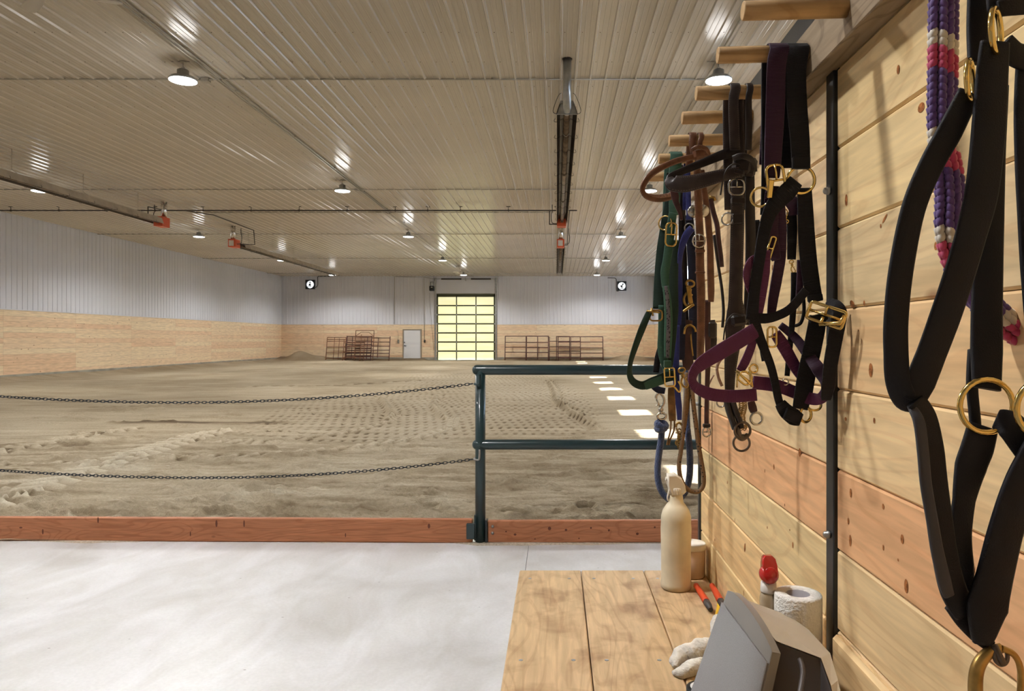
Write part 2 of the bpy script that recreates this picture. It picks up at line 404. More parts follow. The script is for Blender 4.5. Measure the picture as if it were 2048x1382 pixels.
# end wall: opening for the overhead door, the small door
DX0, DX1, DZ = -8.1, -4.16, 4.52
EX0, EX1, EZ = -10.40, -9.10, 2.15
m = MB()
for x0, x1, z0 in ((XL, EX0, 0), (EX1, DX0-.02, 0), (DX1+.02, XR, 0), (EX0, EX1, EZ)): m.box((x0, YB, max(z0, .25)), (x1, YB+.12, ZW))
m.mi = 1
for x0, x1 in ((XL, EX0), (EX1, DX0-.02), (DX1+.02, XR)): m.box((x0, YB-.03, -.1), (x1, YB+.12, .25))
m.mi = 2
for x0, x1, z0 in ((XL, DX0-.02, ZW+.03), (DX1+.02, XR, ZW+.03)): sheet(m, ribs(x0, x1, .02), lambda u, d, a: (u, YB-d, a), z0, ZC); m.box((x0, YB-.03, ZW), (x1, YB, ZW+.03))
m.box((DX0-.02, YB-.01, DZ+.05), (DX1+.02, YB+.05, ZC))
m.mi = 1; m.box((XL-.2, YB+.135, -.2), (XR+.2, YB+.16, ZC+.1))
m.build('wall_back', [M['plank_x'], M['base'], M['sheet']], kind='structure')
m = MB(); m.box((XL, YN-.1, 0), (XR, YN, ZW)); m.mi = 1; sheet(m, ribs(XL, XR, .02), lambda u, d, a: (u, YN+d, a), ZW, ZC)
m.build('wall_near', [M['plank_x'], M['sheet']], kind='structure')
# overhead door
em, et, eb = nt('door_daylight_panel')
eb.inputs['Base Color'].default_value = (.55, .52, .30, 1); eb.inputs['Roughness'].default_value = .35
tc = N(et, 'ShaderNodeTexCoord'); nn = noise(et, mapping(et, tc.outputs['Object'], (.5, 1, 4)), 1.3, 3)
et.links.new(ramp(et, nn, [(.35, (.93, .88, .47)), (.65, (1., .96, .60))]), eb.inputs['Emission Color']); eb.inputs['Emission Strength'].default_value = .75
M['daylight'] = em
M['olive'] = simple('door_frame_olive', (.05, .055, .02), .45)
d1 = thing('door_1', None, None, ((DX0+DX1)/2, YB, 0)); d1['kind'] = 'structure'
fr = MB(); y0 = YB+.02
cols = [DX0+.03, DX0+(912.5-873)/29.58, DX0+(951.5-873)/29.58, DX1-.03]
fr.box((DX0, y0, 0), (DX0+.09, y0+.07, DZ)); fr.box((DX1-.09, y0, 0), (DX1, y0+.07, DZ)); fr.box((DX0, y0, DZ-.16), (DX1, y0+.07, DZ)); fr.box((DX0, y0, 0), (DX1, y0+.07, .05))
for x in cols[1:3]: fr.box((x-.035, y0, 0), (x+.035, y0+.06, DZ))
rz = [.05+k*(DZ-.16-.05)/7 for k in range(8)]
for z in rz[1:7]: fr.box((DX0, y0-.005, z-.045), (DX1, y0+.065, z+.045))
fr.build('door_frame', M['olive'], d1)
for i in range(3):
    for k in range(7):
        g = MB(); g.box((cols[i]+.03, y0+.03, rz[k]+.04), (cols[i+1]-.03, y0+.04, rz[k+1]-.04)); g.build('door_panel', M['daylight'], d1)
for z in rz[1:7]:
    for x in cols:
        g = MB(); g.box((x-.035, y0-.03, z-.05), (x+.035, y0-.005, z+.05), .008); g.build('hinge', M['galv'], d1)
for x, s_ in ((DX0-.09, 1), (DX1+.09, -1)):
    g = MB(); g.box((x-.05, YB-.06, 0), (x+.05, YB+.02, 5.5)); g.box((x-.07, YB-.12, 5.3), (x+.07, YB+.0, 5.62)); g.build('door_track', M['galv'], d1)
g = MB(); g.tube([(DX0-.15, YB-.25, 5.52), (DX1+.15, YB-.25, 5.52)], .018, 6)
for x in (DX0-.12, (DX0+DX1)/2, DX1+.12): g.box((x-.03, YB-.3, 5.42), (x+.03, YB, 5.6))
g.build('spring_shaft', M['galv'], d1)
for a, b in ((DX0+.35, DX0+1.7), (DX0+2.35, DX1-.25)):
    g = MB(); g.tube([(a, YB-.25, 5.52), (b, YB-.25, 5.52)], .05, 10); g.build('torsion_spring', M['blackpipe'], d1)
# small door
d2 = thing('door_2', None, None, ((EX0+EX1)/2, YB, 0)); d2['kind'] = 'structure'
g = MB(); g.box((EX0+.07, YB-.0, .03), (EX1-.10, YB+.045, EZ-.07), .004); g.build('door_leaf', M['white_paint'], d2)
M['jamb'] = simple('jamb_timber', (.33, .27, .20), .6)
g = MB(); g.box((EX0, YB-.03, 0), (EX0+.06, YB+.12, EZ)); g.box((EX1-.09, YB-.03, 0), (EX1, YB+.12, EZ)); g.box((EX0+.06, YB-.03, EZ-.06), (EX1-.09, YB+.12, EZ)); g.build('door_frame', M['jamb'], d2)
g = MB(); g.torus((EX0+.15, YB-.02, 1.03), .025, .012); g.tube([(EX0+.15, YB-.0, 1.03), (EX0+.15, YB-.07, 1.03), (EX0+.28, YB-.07, 1.03)], .014, 8); g.build('door_handle', M['black_steel'], d2)
g = MB(); g.tube([(EX0+.13, YB, 1.26), (EX0+.13, YB-.04, 1.26)], .032, 12); g.build('deadbolt', M['black_steel'], d2)
# ---------------- concrete floor
m_, t, b = nt('concrete'); tc = N(t, 'ShaderNodeTexCoord'); ob = tc.outputs['Object']
n1 = noise(t, ob, 1.1, 5, .6); n2 = noise(t, mapping(t, ob, (1, .45, 1)), 3.2, 6, .8, .6); n3 = noise(t, ob, 60, 3)
c = ramp(t, n1, [(.3, (.58, .565, .55)), (.5, (.72, .715, .715)), (.7, (.82, .825, .83))])
c = mix(t, c, ramp(t, n2, [(.35, (.84, .82, .79)), (.6, (1.04, 1.04, 1.05))]), .8, 'MULTIPLY')
c = mix(t, c, ramp(t, n3, [(.3, (.95, .95, .95)), (.7, (1.03, 1.03, 1.03))]), 1, 'MULTIPLY')
vo = N(t, 'ShaderNodeTexVoronoi'); vo.inputs['Scale'].default_value = 7; t.links.new(mapping(t, ob, (.6, 1.6, 1)), vo.inputs['Vector'])
c = mix(t, c, (.09, .08, .07), ramp(t, vo.outputs['Distance'], [(.022, (.8, .8, .8)), (.035, (0, 0, 0))]))
t.links.new(c, b.inputs['Base Color']); t.links.new(ramp(t, n2, [(.3, (.42, .42, .42)), (.7, (.62, .62, .62))]), b.inputs['Roughness']); bump(t, b, n2, .06, .01)
M['concrete'] = m_
m = MB(); XJ = -.196
for x0, x1 in ((XL, -4.6), (-4.596, XJ-.002), (XJ+.002, XR)): m.box((x0, YN, -.12), (x1, YC+.12, 0))
m.mi = 1; m.box((XL, YN, -.13), (XR, YC+.12, -.015))
m.build('floor', [M['concrete'], M['black_steel']], kind='structure')
# ---------------- sand: one height field
rng = np.random.RandomState(5)
def vnoise(x, y, seed=0):
    r = np.random.RandomState(seed).rand(256, 256); xi = np.floor(x).astype(int); yi = np.floor(y).astype(int); fx = x-xi; fy = y-yi
    fx = fx*fx*(3-2*fx); fy = fy*fy*(3-2*fy); a = r[xi & 255, yi & 255]; b_ = r[(xi+1) & 255, yi & 255]; c_ = r[xi & 255, (yi+1) & 255]; d_ = r[(xi+1) & 255, (yi+1) & 255]
    return (a*(1-fx)+b_*fx)*(1-fy)+(c_*(1-fx)+d_*fx)*fy-.5
def fbm(x, y, o_=4, seed=0): return sum(vnoise(x*2**i, y*2**i, seed+i)*.5**i for i in range(o_))
def sstep(a, b, v): q = np.clip((v-a)/(b-a), 0, 1); return q*q*(3-2*q)
xs = np.concatenate([np.linspace(XL, -7, 260)[:-1], np.linspace(-7, 2.2, 760)[:-1], np.linspace(2.2, XR, 60)])
q = np.linspace(0, 1, 560); ys = 1/((1/5.10)*(1-q)+(1/30.)*q); ys = np.concatenate([ys[:-1], np.linspace(30, YB, 90)])
X, Y = np.meshgrid(xs, ys)
wx, wy = X+.8*fbm(X*.6, Y*.6, 2, 40), Y+1.2*fbm(X*.5, Y*.4, 2, 50)
H = .05+.05*fbm(X*.35, Y*.3, 3, 1)+.016*fbm(X*1.2, Y*3.4, 4, 9)
near = 1-sstep(7.5, 13, Y); H += near*(.022*fbm(X*.75, Y*6.5, 4, 20)+.008*fbm(X*3, Y*6, 3, 26)+.012*fbm(X*16, Y*26, 2, 25)+.008*fbm(X*34, Y*40, 1, 29))
H += (1-sstep(5.7, 6.4, Y+.2*fbm(X*1.1, Y, 2, 3)))*(.05*np.abs(fbm(X*3, Y*8, 4, 61))+.03*fbm(X*14, Y*20, 2, 62))+.012*sstep(10, 14, Y)*fbm(X*5, Y*3, 2, 63)
tone = np.zeros_like(H); tone += .7*near*fbm(X*.8, Y*7, 4, 21)+.5*near*fbm(X*5, Y*14, 3, 23)
# packer dimples, their own shade put into the tone as dark dots
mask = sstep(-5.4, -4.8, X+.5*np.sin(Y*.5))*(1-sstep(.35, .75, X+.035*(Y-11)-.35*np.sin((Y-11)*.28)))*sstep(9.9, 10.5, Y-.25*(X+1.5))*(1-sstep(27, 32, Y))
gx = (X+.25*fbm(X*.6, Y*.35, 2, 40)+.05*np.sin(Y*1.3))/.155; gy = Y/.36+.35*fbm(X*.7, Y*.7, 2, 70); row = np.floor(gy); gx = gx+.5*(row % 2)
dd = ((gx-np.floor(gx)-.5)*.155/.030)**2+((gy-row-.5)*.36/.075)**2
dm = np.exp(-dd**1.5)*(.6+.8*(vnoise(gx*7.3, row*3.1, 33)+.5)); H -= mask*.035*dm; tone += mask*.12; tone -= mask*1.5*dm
# rows of dashes near the kerb, right side
mask = sstep(-2.6, -2.0, X)*sstep(5.75, 5.9, Y)*(1-sstep(6.7, 7.0, Y))
gy = Y/.17+.3*fbm(X*.7, Y, 2, 77); row = np.floor(gy); gx = X/.42+row*.37+.3*fbm(X, row, 2, 78)
dd = ((gx-np.floor(gx)-.5)*.42/.09)**2+((gy-row-.5)*.17/.022)**2
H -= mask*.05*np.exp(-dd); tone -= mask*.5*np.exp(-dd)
# tyre tracks: (list of points, half width, lug pitch, one sided)
def track(pts, hw, pitch, depth, one=False, light=.5):
    global H, tone
    pts = np.array(pts, float)
    best = np.full(X.shape, 1e9); S = np.zeros_like(X); D = np.zeros_like(X); acc = 0
    reg = (X > pts[:, 0].min()-1) & (X < pts[:, 0].max()+1) & (Y > pts[:, 1].min()-1) & (Y < pts[:, 1].max()+1)
    for a, b in zip(pts, pts[1:]):
        d = b-a; L = np.hypot(*d); u = d/L; rx, ry = X-a[0], Y-a[1]; s_ = np.clip(rx*u[0]+ry*u[1], 0, L); ox, oy = rx-s_*u[0], ry-s_*u[1]; ds = np.hypot(ox, oy)
        sg = np.sign(u[0]*ry-u[1]*rx); k = ds < best; best = np.where(k, ds, best); S = np.where(k, s_+acc, S); D = np.where(k, ds*sg, D); acc += L
    env = (1-sstep(hw*.85, hw*1.1, np.abs(D)))*reg
    ph = (S+.8*np.abs(D)*(1 if not one else 0)+(.5*pitch*(D > 0)))/pitch; fr_ = ph-np.floor(ph)
    lug = np.clip(fr_*1.25, 0, 1)**.8*(1-sstep(.86, .98, fr_))
    H = H*(1-.9*env)+env*(.045+depth*(lug-.5)); tone = tone*(1-.85*env)+env*(light*1.1*lug-.95*(1-lug))  # packed lugs paler; shade in the gaps put into the tone
    berm = np.exp(-((np.abs(D)-hw*1.25)/(.06))**2)*reg*.012; H += berm
track([(-4.7, 5.6), (-4.82, 6.6), (-5.0, 8.2), (-5.1, 9.4), (-5.1, 10.6)], .25, .25, .055, light=.8)
track([(-7.2, 7.4), (-6.9, 8.6), (-6.75, 9.8), (-6.6, 11)], .2, .25, .045, light=.6)
track([(-6.6, 7.5), (-5.3, 8.0), (-3.7, 8.4), (-2.65, 9.1), (-1.9, 10.1), (-1.65, 11.2), (-1.8, 12.6)], .10, .26, .05, True, .5)
track([(-4.6, 9.5), (-3.8, 9.8), (-3.1, 10.6), (-2.85, 11.8), (-2.95, 13.2)], .09, .26, .045, True, .45)
track([(-9.5, 14.6), (-8, 14.9), (-6.6, 15.6)], .14, .35, .05, True, .2)
track([(-9, 20.5), (-6.5, 21.5), (-4.5, 24)], .25, .5, .05, True, .1)
def ridge(pts, hw, h):
    global H, tone
    pts = np.array(pts, float); best = np.full(X.shape, 1e9)
    for a, b in zip(pts, pts[1:]):
        d = b-a; L = np.hypot(*d); u = d/L; rx, ry = X-a[0], Y-a[1]; s_ = np.clip(rx*u[0]+ry*u[1], 0, L); best = np.minimum(best, np.hypot(rx-s_*u[0], ry-s_*u[1]))
    e = np.exp(-(best/hw)**2)*(.75+.5*fbm(X*1.5, Y*1.5, 2, 90)); H += h*e-.6*h*np.exp(-((best-hw*2)/hw)**2)
ridge([(-.25, 24), (-.05, 20), (.0, 16.5), (.35, 13.5), (.62, 11.2)], .055, .07)
ridge([(.0, 17.5), (.15, 15.2), (.5, 13.6)], .05, .045)
ridge([(-4.6, 20), (-4.2, 17), (-3.0, 13), (-2.9, 12.2)], .06, .05)
ridge([(-3.0, 18), (-2.6, 15), (-1.95, 12.5)], .06, .05)
# hoof and boot marks
for _ in range(330):
    x, y = rng.uniform(-9, 3), 5.4+rng.rand()**1.6*9
    if mask is not None and -3 < x < 2 and y > 10: continue
    a, b_ = rng.uniform(.05, .16), rng.uniform(.04, .09); dp = rng.uniform(.02, .055)
    i0, i1 = np.searchsorted(ys, [y-.5, y+.5]); j0, j1 = np.searchsorted(xs, [x-.6, x+.6]); Xs, Ys = X[i0:i1, j0:j1], Y[i0:i1, j0:j1]
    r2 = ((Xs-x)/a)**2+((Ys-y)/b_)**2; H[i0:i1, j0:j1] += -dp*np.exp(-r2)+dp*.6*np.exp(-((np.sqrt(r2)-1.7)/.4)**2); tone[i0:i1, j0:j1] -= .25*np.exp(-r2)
# damp dark strip, banks along the walls, piles in the corners
tone -= .85*np.exp(-((Y-12.1-.05*X)/.17)**2)*sstep(-7.6, -7.0, X)*(1-sstep(-4.9, -4.2, X))
H += .20*np.exp(-((YB-Y)/.6)**2)*(sstep(-3.9, -3.4, X)+1-sstep(-9.0, -8.6, X)*1.0-sstep(-3.9, -3.4, X)*0)*.6+.12*np.exp(-((X-XL)/.5)**2)
tone -= .9*np.exp(-((YB-Y)/1.6)**2)
for x, h_, sx_ in ((-17.2, .55, .75), (-15.9, .18, .7), (4.6, .24, .8), (5.6, .12, .5)): H += h_*np.exp(-((X-x)/sx_)**2-((YB-.4-Y)/.6)**2); tone += .7*np.exp(-((X-x)/sx_)**2-((YB-.4-Y)/.6)**2)
tone += .5*fbm(X*.5, Y*.25, 4, 101)+.35*fbm(X*1.1, Y*4.5, 4, 105)
H = np.clip(H, -.06, 2); H *= sstep(5.08, 5.2, Y)*.999+.001; H += .01
ny, nx = X.shape
me = bpy.data.meshes.new('ground'); me.vertices.add(nx*ny); me.vertices.foreach_set('co', np.stack([X, Y, H], -1).astype(np.float32).ravel())
I = np.arange(nx*ny).reshape(ny, nx); Q = np.stack([I[:-1, :-1], I[:-1, 1:], I[1:, 1:], I[1:, :-1]], -1).reshape(-1, 4)
me.loops.add(Q.size); me.loops.foreach_set('vertex_index', Q.ravel().astype(np.int32)); me.polygons.add(len(Q)); me.polygons.foreach_set('loop_start', np.arange(0, Q.size, 4, dtype=np.int32)); me.polygons.foreach_set('use_smooth', np.ones(len(Q), bool))
me.update(calc_edges=True)
ca = me.color_attributes.new('tone', 'FLOAT_COLOR', 'POINT'); tn = np.clip(.5+.5*tone, 0, 1); ca.data.foreach_set('color', np.stack([tn, tn, tn, np.ones_like(tn)], -1).astype(np.float32).ravel())
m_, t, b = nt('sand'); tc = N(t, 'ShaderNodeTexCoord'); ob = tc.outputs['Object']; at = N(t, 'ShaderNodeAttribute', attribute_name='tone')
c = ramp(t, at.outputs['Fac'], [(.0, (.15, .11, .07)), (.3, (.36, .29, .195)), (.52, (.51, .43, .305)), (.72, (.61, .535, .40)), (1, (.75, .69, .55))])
n1 = noise(t, ob, 35, 5, 0, .7); n2 = noise(t, ob, 130, 2)
c = mix(t, c, ramp(t, n1, [(.3, (.80, .78, .75)), (.7, (1.1, 1.1, 1.1))]), 1, 'MULTIPLY')
t.links.new(c, b.inputs['Base Color']); b.inputs['Roughness'].default_value = .95; b.inputs['Specular IOR Level'].default_value = .1
bump(t, b, n1, 1., .035)
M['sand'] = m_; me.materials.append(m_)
o = bpy.data.objects.new('ground', me); COL.objects.link(o); o['kind'] = 'structure'
# ================================================================== LAMPS
me_, t, b = nt('lamp_lens'); b.inputs['Emission Color'].default_value = (1, .99, .96, 1); b.inputs['Emission Strength'].default_value = 9; b.inputs['Base Color'].default_value = (.9, .9, .9, 1)
M['lens'] = me_
ZLN = 3.99+CH
side = bpy.data.lights.new('lamp_side_glow', 'POINT'); side.energy = 8; side.color = LAMP_C; side.shadow_soft_size = .19
spot = bpy.data.lights.new('lamp_light', 'SPOT'); spot.energy = LAMP_W; spot.color = LAMP_C; spot.spot_size = math.radians(158); spot.spot_blend = .45; spot.shadow_soft_size = .17
spot_added = spot.copy(); spot_added.energy = ADDED_LAMP_W
def lamp(loc, label, added_=False):
    o = thing('high_bay_lamp', label, 'ceiling lamp', loc, 'high bay lamps in rows under the ceiling')
    x, y, z = loc
    h = MB(); h.lathe([(.205, .0), (.205, .02), (.17, .055), (.10, .075), (.085, .09), (.085, .16), (.06, .175), (.0, .175)], loc, 28); h.build('lamp_housing', M['galv'], o)
    l = MB(); l.lathe([(.198, .004), (.198, -.004), (.15, -.016), (.08, -.024), (0, -.026)], loc, 28); l.build('lens', M['lens'], o)
    s_ = MB(); s_.tube([(x, y, z+.17), (x, y, ZC)], .007, 6); s_.torus((x, y, z+.195), .022, .005); s_.lathe([(.05, -.02), (.05, 0)], (x, y, ZC), 12); s_.build('stem', M['conduit'], o)
    s2 = MB(); s2.box((x-.18, y-.006, ZC-.012), (x+.18, y+.006, ZC)); s2.build('ceiling_strap', M['conduit'], o)
    l2 = bpy.data.objects.new('lamp_side_glow', side); COL.objects.link(l2); l2.parent = o; l2.location = (0, 0, -.20)
    lo = bpy.data.objects.new('lamp_light', spot_added if added_ else spot); COL.objects.link(lo); lo.parent = o; lo.location = (0, 0, -.05)
    return o
rowY = [4.6, 10.95, 19.1, 27.6, 35.9, 44.0]; colX = [-13.9, -5.76, 2.5]
rn = ['added out of view over the concrete', 'in first row', 'in second row', 'in third row', 'in fourth row', 'in last row']
cn = ['left line beside the steel side wall', 'middle line beside the long conduit', 'right line, right of the tube heaters']
L0 = None
for r, y0_ in enumerate(rowY):
    for c_, x in enumerate(colX):
        y = y0_
        lb = 'high bay lamp %s, %s' % (rn[r], cn[c_])
        if r == 0 and x > 0: x, y, lb = -1.9, 1.7, 'added high bay lamp, out of view over the concrete nearest the camera, left of the bench'
        if r == 0: lamp((x, y, ZLN), lb, True)  # these three are added above the view for more light
        elif L0 is None: L0 = lamp((x, y, ZLN), lb)
        else: tree_copy(L0, (x, y, ZLN), lb)
# ================================================================== CONDUIT
def tubething(name, label, cat, mat, r, *paths, extra=None, n=8, group=None):
    m = MB()
    for p in paths: m.tube(p, r, n)
    if extra: extra(m)
    o = m.build(name, mat, None, org=paths[0][0]); tag(o, label, cat, group); return o
def jb(*cs):
    def f(m):
        for x, y in cs: m.obox((x, y, ZC-.04), (.12, .12, .07), bev=.01); m.tube([(x-.12, y, ZC-.03), (x+.12, y, ZC-.03)], .02, 8)
    return f
def clips(p, q, k):
    def f(m):
        for i in range(k):
            u = (i+.5)/k; c_ = Vector(p).lerp(Vector(q), u); m.obox((c_.x, c_.y, c_.z+.004), (.035, .035, .03))
    return f
cy = [(11.64, 'nearest the kerb'), (20.2, 'behind the second row of lamps'), (23.85, 'just beyond the black gas pipe'), (28.75, 'behind the third row of lamps'), (37.3, 'behind the fourth row of lamps'), (45.6, 'close to the end wall')]
for i, (y, d) in enumerate(cy):
    x0, x1 = (XL+.02, 2.45) if i != 2 else (-11.9, -.1)
    zc = ZC-.025
    def ex(m, y=y, x0=x0, x1=x1):
        if i != 5: jb((-5.62 if i else -5.75, y))(m)
        clips((x0, y, zc), (x1, y, zc), 9)(m)
    tubething('conduit', 'grey steel conduit running across the ceiling %s' % d, 'conduit', M['conduit'], .0135, [(x0, y, zc), (x1, y, zc)], extra=ex, group='conduits across the ceiling')
tubething('conduit', 'long grey conduit along the ceiling beside the middle line of lamps', 'conduit', M['conduit'], .0135, [(-5.45, 5.2, ZC-.055), (-5.5, 11.7, ZC-.055), (-5.62, 23.9, ZC-.055)], [(-5.62, 23.9, ZC-.055), (-5.7, 41.2, ZC-.055)],
          [(-5.41, 5.2, ZC-.03), (-5.46, 11.7, ZC-.03), (-5.58, 23.9, ZC-.03)], extra=lambda m: (clips((-5.45, 8, ZC-.04), (-5.6, 41, ZC-.04), 12)(m), m.obox((-5.7, 41.2, ZC-.05), (.2, .2, .1), bev=.02)))
tubething('conduit', 'long grey conduit along the ceiling beside the right line of lamps', 'conduit', M['conduit'], .0135, [(2.45, 4, ZC-.055), (2.3, 45.5, ZC-.055)], extra=clips((2.45, 8, ZC-.04), (2.3, 45, ZC-.04), 12))
# ================================================================== TUBE HEATERS
ZH = 5.10
def refl(m, y0, y1, X, e=0.):
    pr = [(-.172, -.10), (-.155, -.10), (-.10, .055), (.10, .055), (.155, -.10), (.172, -.10)]
    out = [(-.172, -.10), (-.115, .075), (.115, .075), (.172, -.10)]; inn = [(.160, -.10), (.105, .063), (-.105, .063), (-.160, -.10)]
    m.mi = 0
    a = m.add([(X+u, y0, ZH+v) for u, v in out]); b_ = m.add([(X+u, y1, ZH+v) for u, v in out])
    for i in range(3): m.face([a+i, a+i+1, b_+i+1, b_+i], smooth=False)
    m.mi = 1
    c_ = m.add([(X+u, y0, ZH+v) for u, v in inn]); d_ = m.add([(X+u, y1, ZH+v) for u, v in inn])
    for i in range(3): m.face([c_+i, c_+i+1, d_+i+1, d_+i], smooth=False)
    m.mi = 0
    m.face([a, c_+3, d_+3, b_], smooth=False); m.face([a+3, b_+3, d_, c_], smooth=False)
    for q_, w_ in ((a, c_), (b_, d_)):
        for i, j in ((0, 1), (1, 2), (2, 3)): m.face([q_+i, q_+j, w_+3-j, w_+3-i], smooth=False)
def heater(X, Y0, Y1, ybox, label, flue=None, seams=(), side='far'):
    o = thing('tube_heater', label, 'heater', (X, ybox, ZH))
    m = MB(); refl(m, Y0, Y1, X); m.build('heater_reflector', [M['reflector'], M['troughin']], o)
    for s_ in seams: m = MB(); m.obox((X, s_, ZH-.012), (.36, .05, .19)); m.build('seam_band', M['blackpipe'], o) if 0 else None
    m = MB(); m.tube([(X, Y0+.02, ZH-.035), (X, Y1-.02, ZH-.035)], .05, 14)
    for k in range(int((Y1-Y0)/3)+1):
        y = Y0+1.2+3*k
        if y < Y1-.3: m.tube([(X, y-.05, ZH-.035), (X, y+.05, ZH-.035)], .056, 14); m.obox((X, y, ZH-.09), (.03, .05, .03))
    m.build('radiant_tube', M['dark_metal'], o)
    y = Y0+.35; k = 0
    while y < Y1:
        m = MB(); m.tube(sp([(X-.185, y, ZH-.05), (X-.205, y, ZH-.10), (X-.16, y, ZH-.112), (X-.12, y, ZH-.09), (X-.06, y, ZH-.06), (X-.045, y, ZH-.092), (X, y, ZH-.11), (X+.045, y, ZH-.092), (X+.06, y, ZH-.06), (X+.12, y, ZH-.09), (X+.16, y, ZH-.112), (X+.205, y, ZH-.10), (X+.185, y, ZH-.05)], 3), .004, 5); m.build('wire_clip', M['blackpipe'], o)
        y += .95
    y = Y0+.6; 
    while y < Y1:
        m = MB(); m.tube([(X, y, ZC-.02), (X, y, ZH+.16)], .006, 5); m.tube([(X-.13, y, ZH+.06), (X, y, ZH+.16), (X+.13, y, ZH+.06)], .006, 5); m.build('hanger', M['conduit'], o); y += 2.4 if Y0 > 15 or Y1 < 30 else 1.2
    # burner box
    d_ = 1 if ybox > Y0+1 else -1
    m = MB(); yb0, yb1 = sorted((ybox, ybox+d_*.42)); m.box((X-.15, yb0, ZH-.17), (X+.13, yb1, ZH+.13), .008)
    bb = m.build('burner_box', M['orange'], o)
    m = MB(); yf = yb0-.004
    m.box((X-.11, yf, ZH-.13), (X+.07, yf+.004, ZH+.08)); m.build('rating_plate', M['white_label'], bb) if d_ < 0 else None
    m = MB(); yd = ybox+d_*.32; m.tube([(X, yd, ZH+.12), (X, yd, ZC-.004)], .085, 16); m.lathe([(.11, -.02), (.11, 0)], (X, yd, ZC), 16); m.build('intake_duct', M['foil'], o)
    m = MB(); m.tube(sp([(X-.15*d_, yd, ZH-.05), (X-.3*d_, yd, ZH-.02), (X-.33*d_, yd, ZH+.2), (X-.3*d_, yd, ZC-.3), (X-.3*d_, yd, ZC-.1)], 5), .012, 7)
    m.build('gas_hose', M['blackpipe'], o)
    return o
h1 = heater(.165, 11.2, 21.75, 21.75, 'near right tube heater with grey flue pipe, above the green railing')
m = MB(); X = .165
m.tube([(X, 11.32, ZH-.03), (X, 11.12, ZH-.03), (X+.0, 11.0, ZH+.0), (X, 10.85, ZC-.002)], [.056, .064, .064, .064], 18); h1f = m.build('flue_pipe', M['galv'], h1)
m = MB(); m.lathe([(.078, -.012), (.078, 0)], (X, 10.85, ZC), 18); m.build('flue_collar', M['blackpipe'], h1)
m = MB(); a = m.add([(X-.175, 11.2, ZH-.10), (X+.175, 11.2, ZH-.10), (X+.10, 11.2, ZH+.12), (X-.10, 11.2, ZH+.12), (X-.175, 11.215, ZH-.10), (X+.175, 11.215, ZH-.10), (X+.10, 11.215, ZH+.12), (X-.10, 11.215, ZH+.12)])
for f in ((0, 1, 2, 3), (7, 6, 5, 4), (0, 4, 5, 1), (1, 5, 6, 2), (2, 6, 7, 3), (3, 7, 4, 0)): m.face([a+i for i in f], smooth=False)
m.build('end_cap', M['galv'], h1)
m = MB(); m.box((X-.04, 10.955, ZH+.20), (X+.05, 10.965, ZH+.27)); m.build('green_label', M['green_label'], h1f)
m = MB(); m.box((X-.055, 11.045, ZH+.0), (X+.015, 11.055, ZH+.06)); m.build('pink_label', M['pink_label'], h1f)
m = MB()
for s_ in (-1, 1): m.tube(sp([(X+s_*.09, 11.1, ZH+.2), (X+s_*.14, 11.12, ZH+.16), (X+s_*.22, 11.15, ZH-.06), (X+s_*.16, 11.15, ZH-.11)], 4), .005, 5)
m.build('bail_wire', M['blackpipe'], h1)
heater(.165, 27.5, 39.6, 27.1, 'far right tube heater with small orange burner box')
heater(-12.2, 10.5, 21.75, 21.75, 'near left tube heater hanging along the steel wall side')
heater(-12.2, 27.5, 39.6, 27.1, 'far left tube heater ending before the end wall')
# black gas pipe
def gasx(m):
    x = -17.6
    while x < .6:
        m.tube([(x, 22.9, ZC-.12), (x, 22.9, ZC-.005)], .009, 6); m.obox((x, 22.9, ZC-.01), (.13, .03, .015)); m.tube([(x-.02, 22.9, ZC-.13), (x+.02, 22.9, ZC-.13)], .034, 10); x += 1.55 if x < -6 or x > -3.9 else 1.05
tubething('gas_pipe', 'black gas pipe crossing the ceiling on short hangers', 'pipe', M['blackpipe'], .022, [(XL+.02, 22.9, ZC-.13), (.66, 22.9, ZC-.13)], extra=gasx, n=10)
Z_ = ZC-.13
tubething('gas_pipe', 'bent black gas branch pipe between the left tube heaters', 'pipe', M['blackpipe'], .018, [(-12.6, 21.9, ZH+.15), (-12.6, 21.9, ZC-.2), (-12.6, 22.9, Z_)], [(-12.0, 22.9, Z_), (-11.6, 24, ZC-.08), (-11.6, 27.2, ZC-.1), (-11.6, 27.3, ZH), (-12.05, 27.3, ZH)])
tubething('gas_pipe', 'bent black gas branch pipe between the right tube heaters', 'pipe', M['blackpipe'], .016, [(-.22, 22.9, Z_), (-.22, 22.6, ZH+.1), (-.22, 22.0, ZH-.08), (.02, 22.0, ZH-.08)], [(.42, 22.9, Z_), (.42, 26.8, ZC-.2), (.42, 27.3, ZH-.02), (.28, 27.3, ZH-.02)])
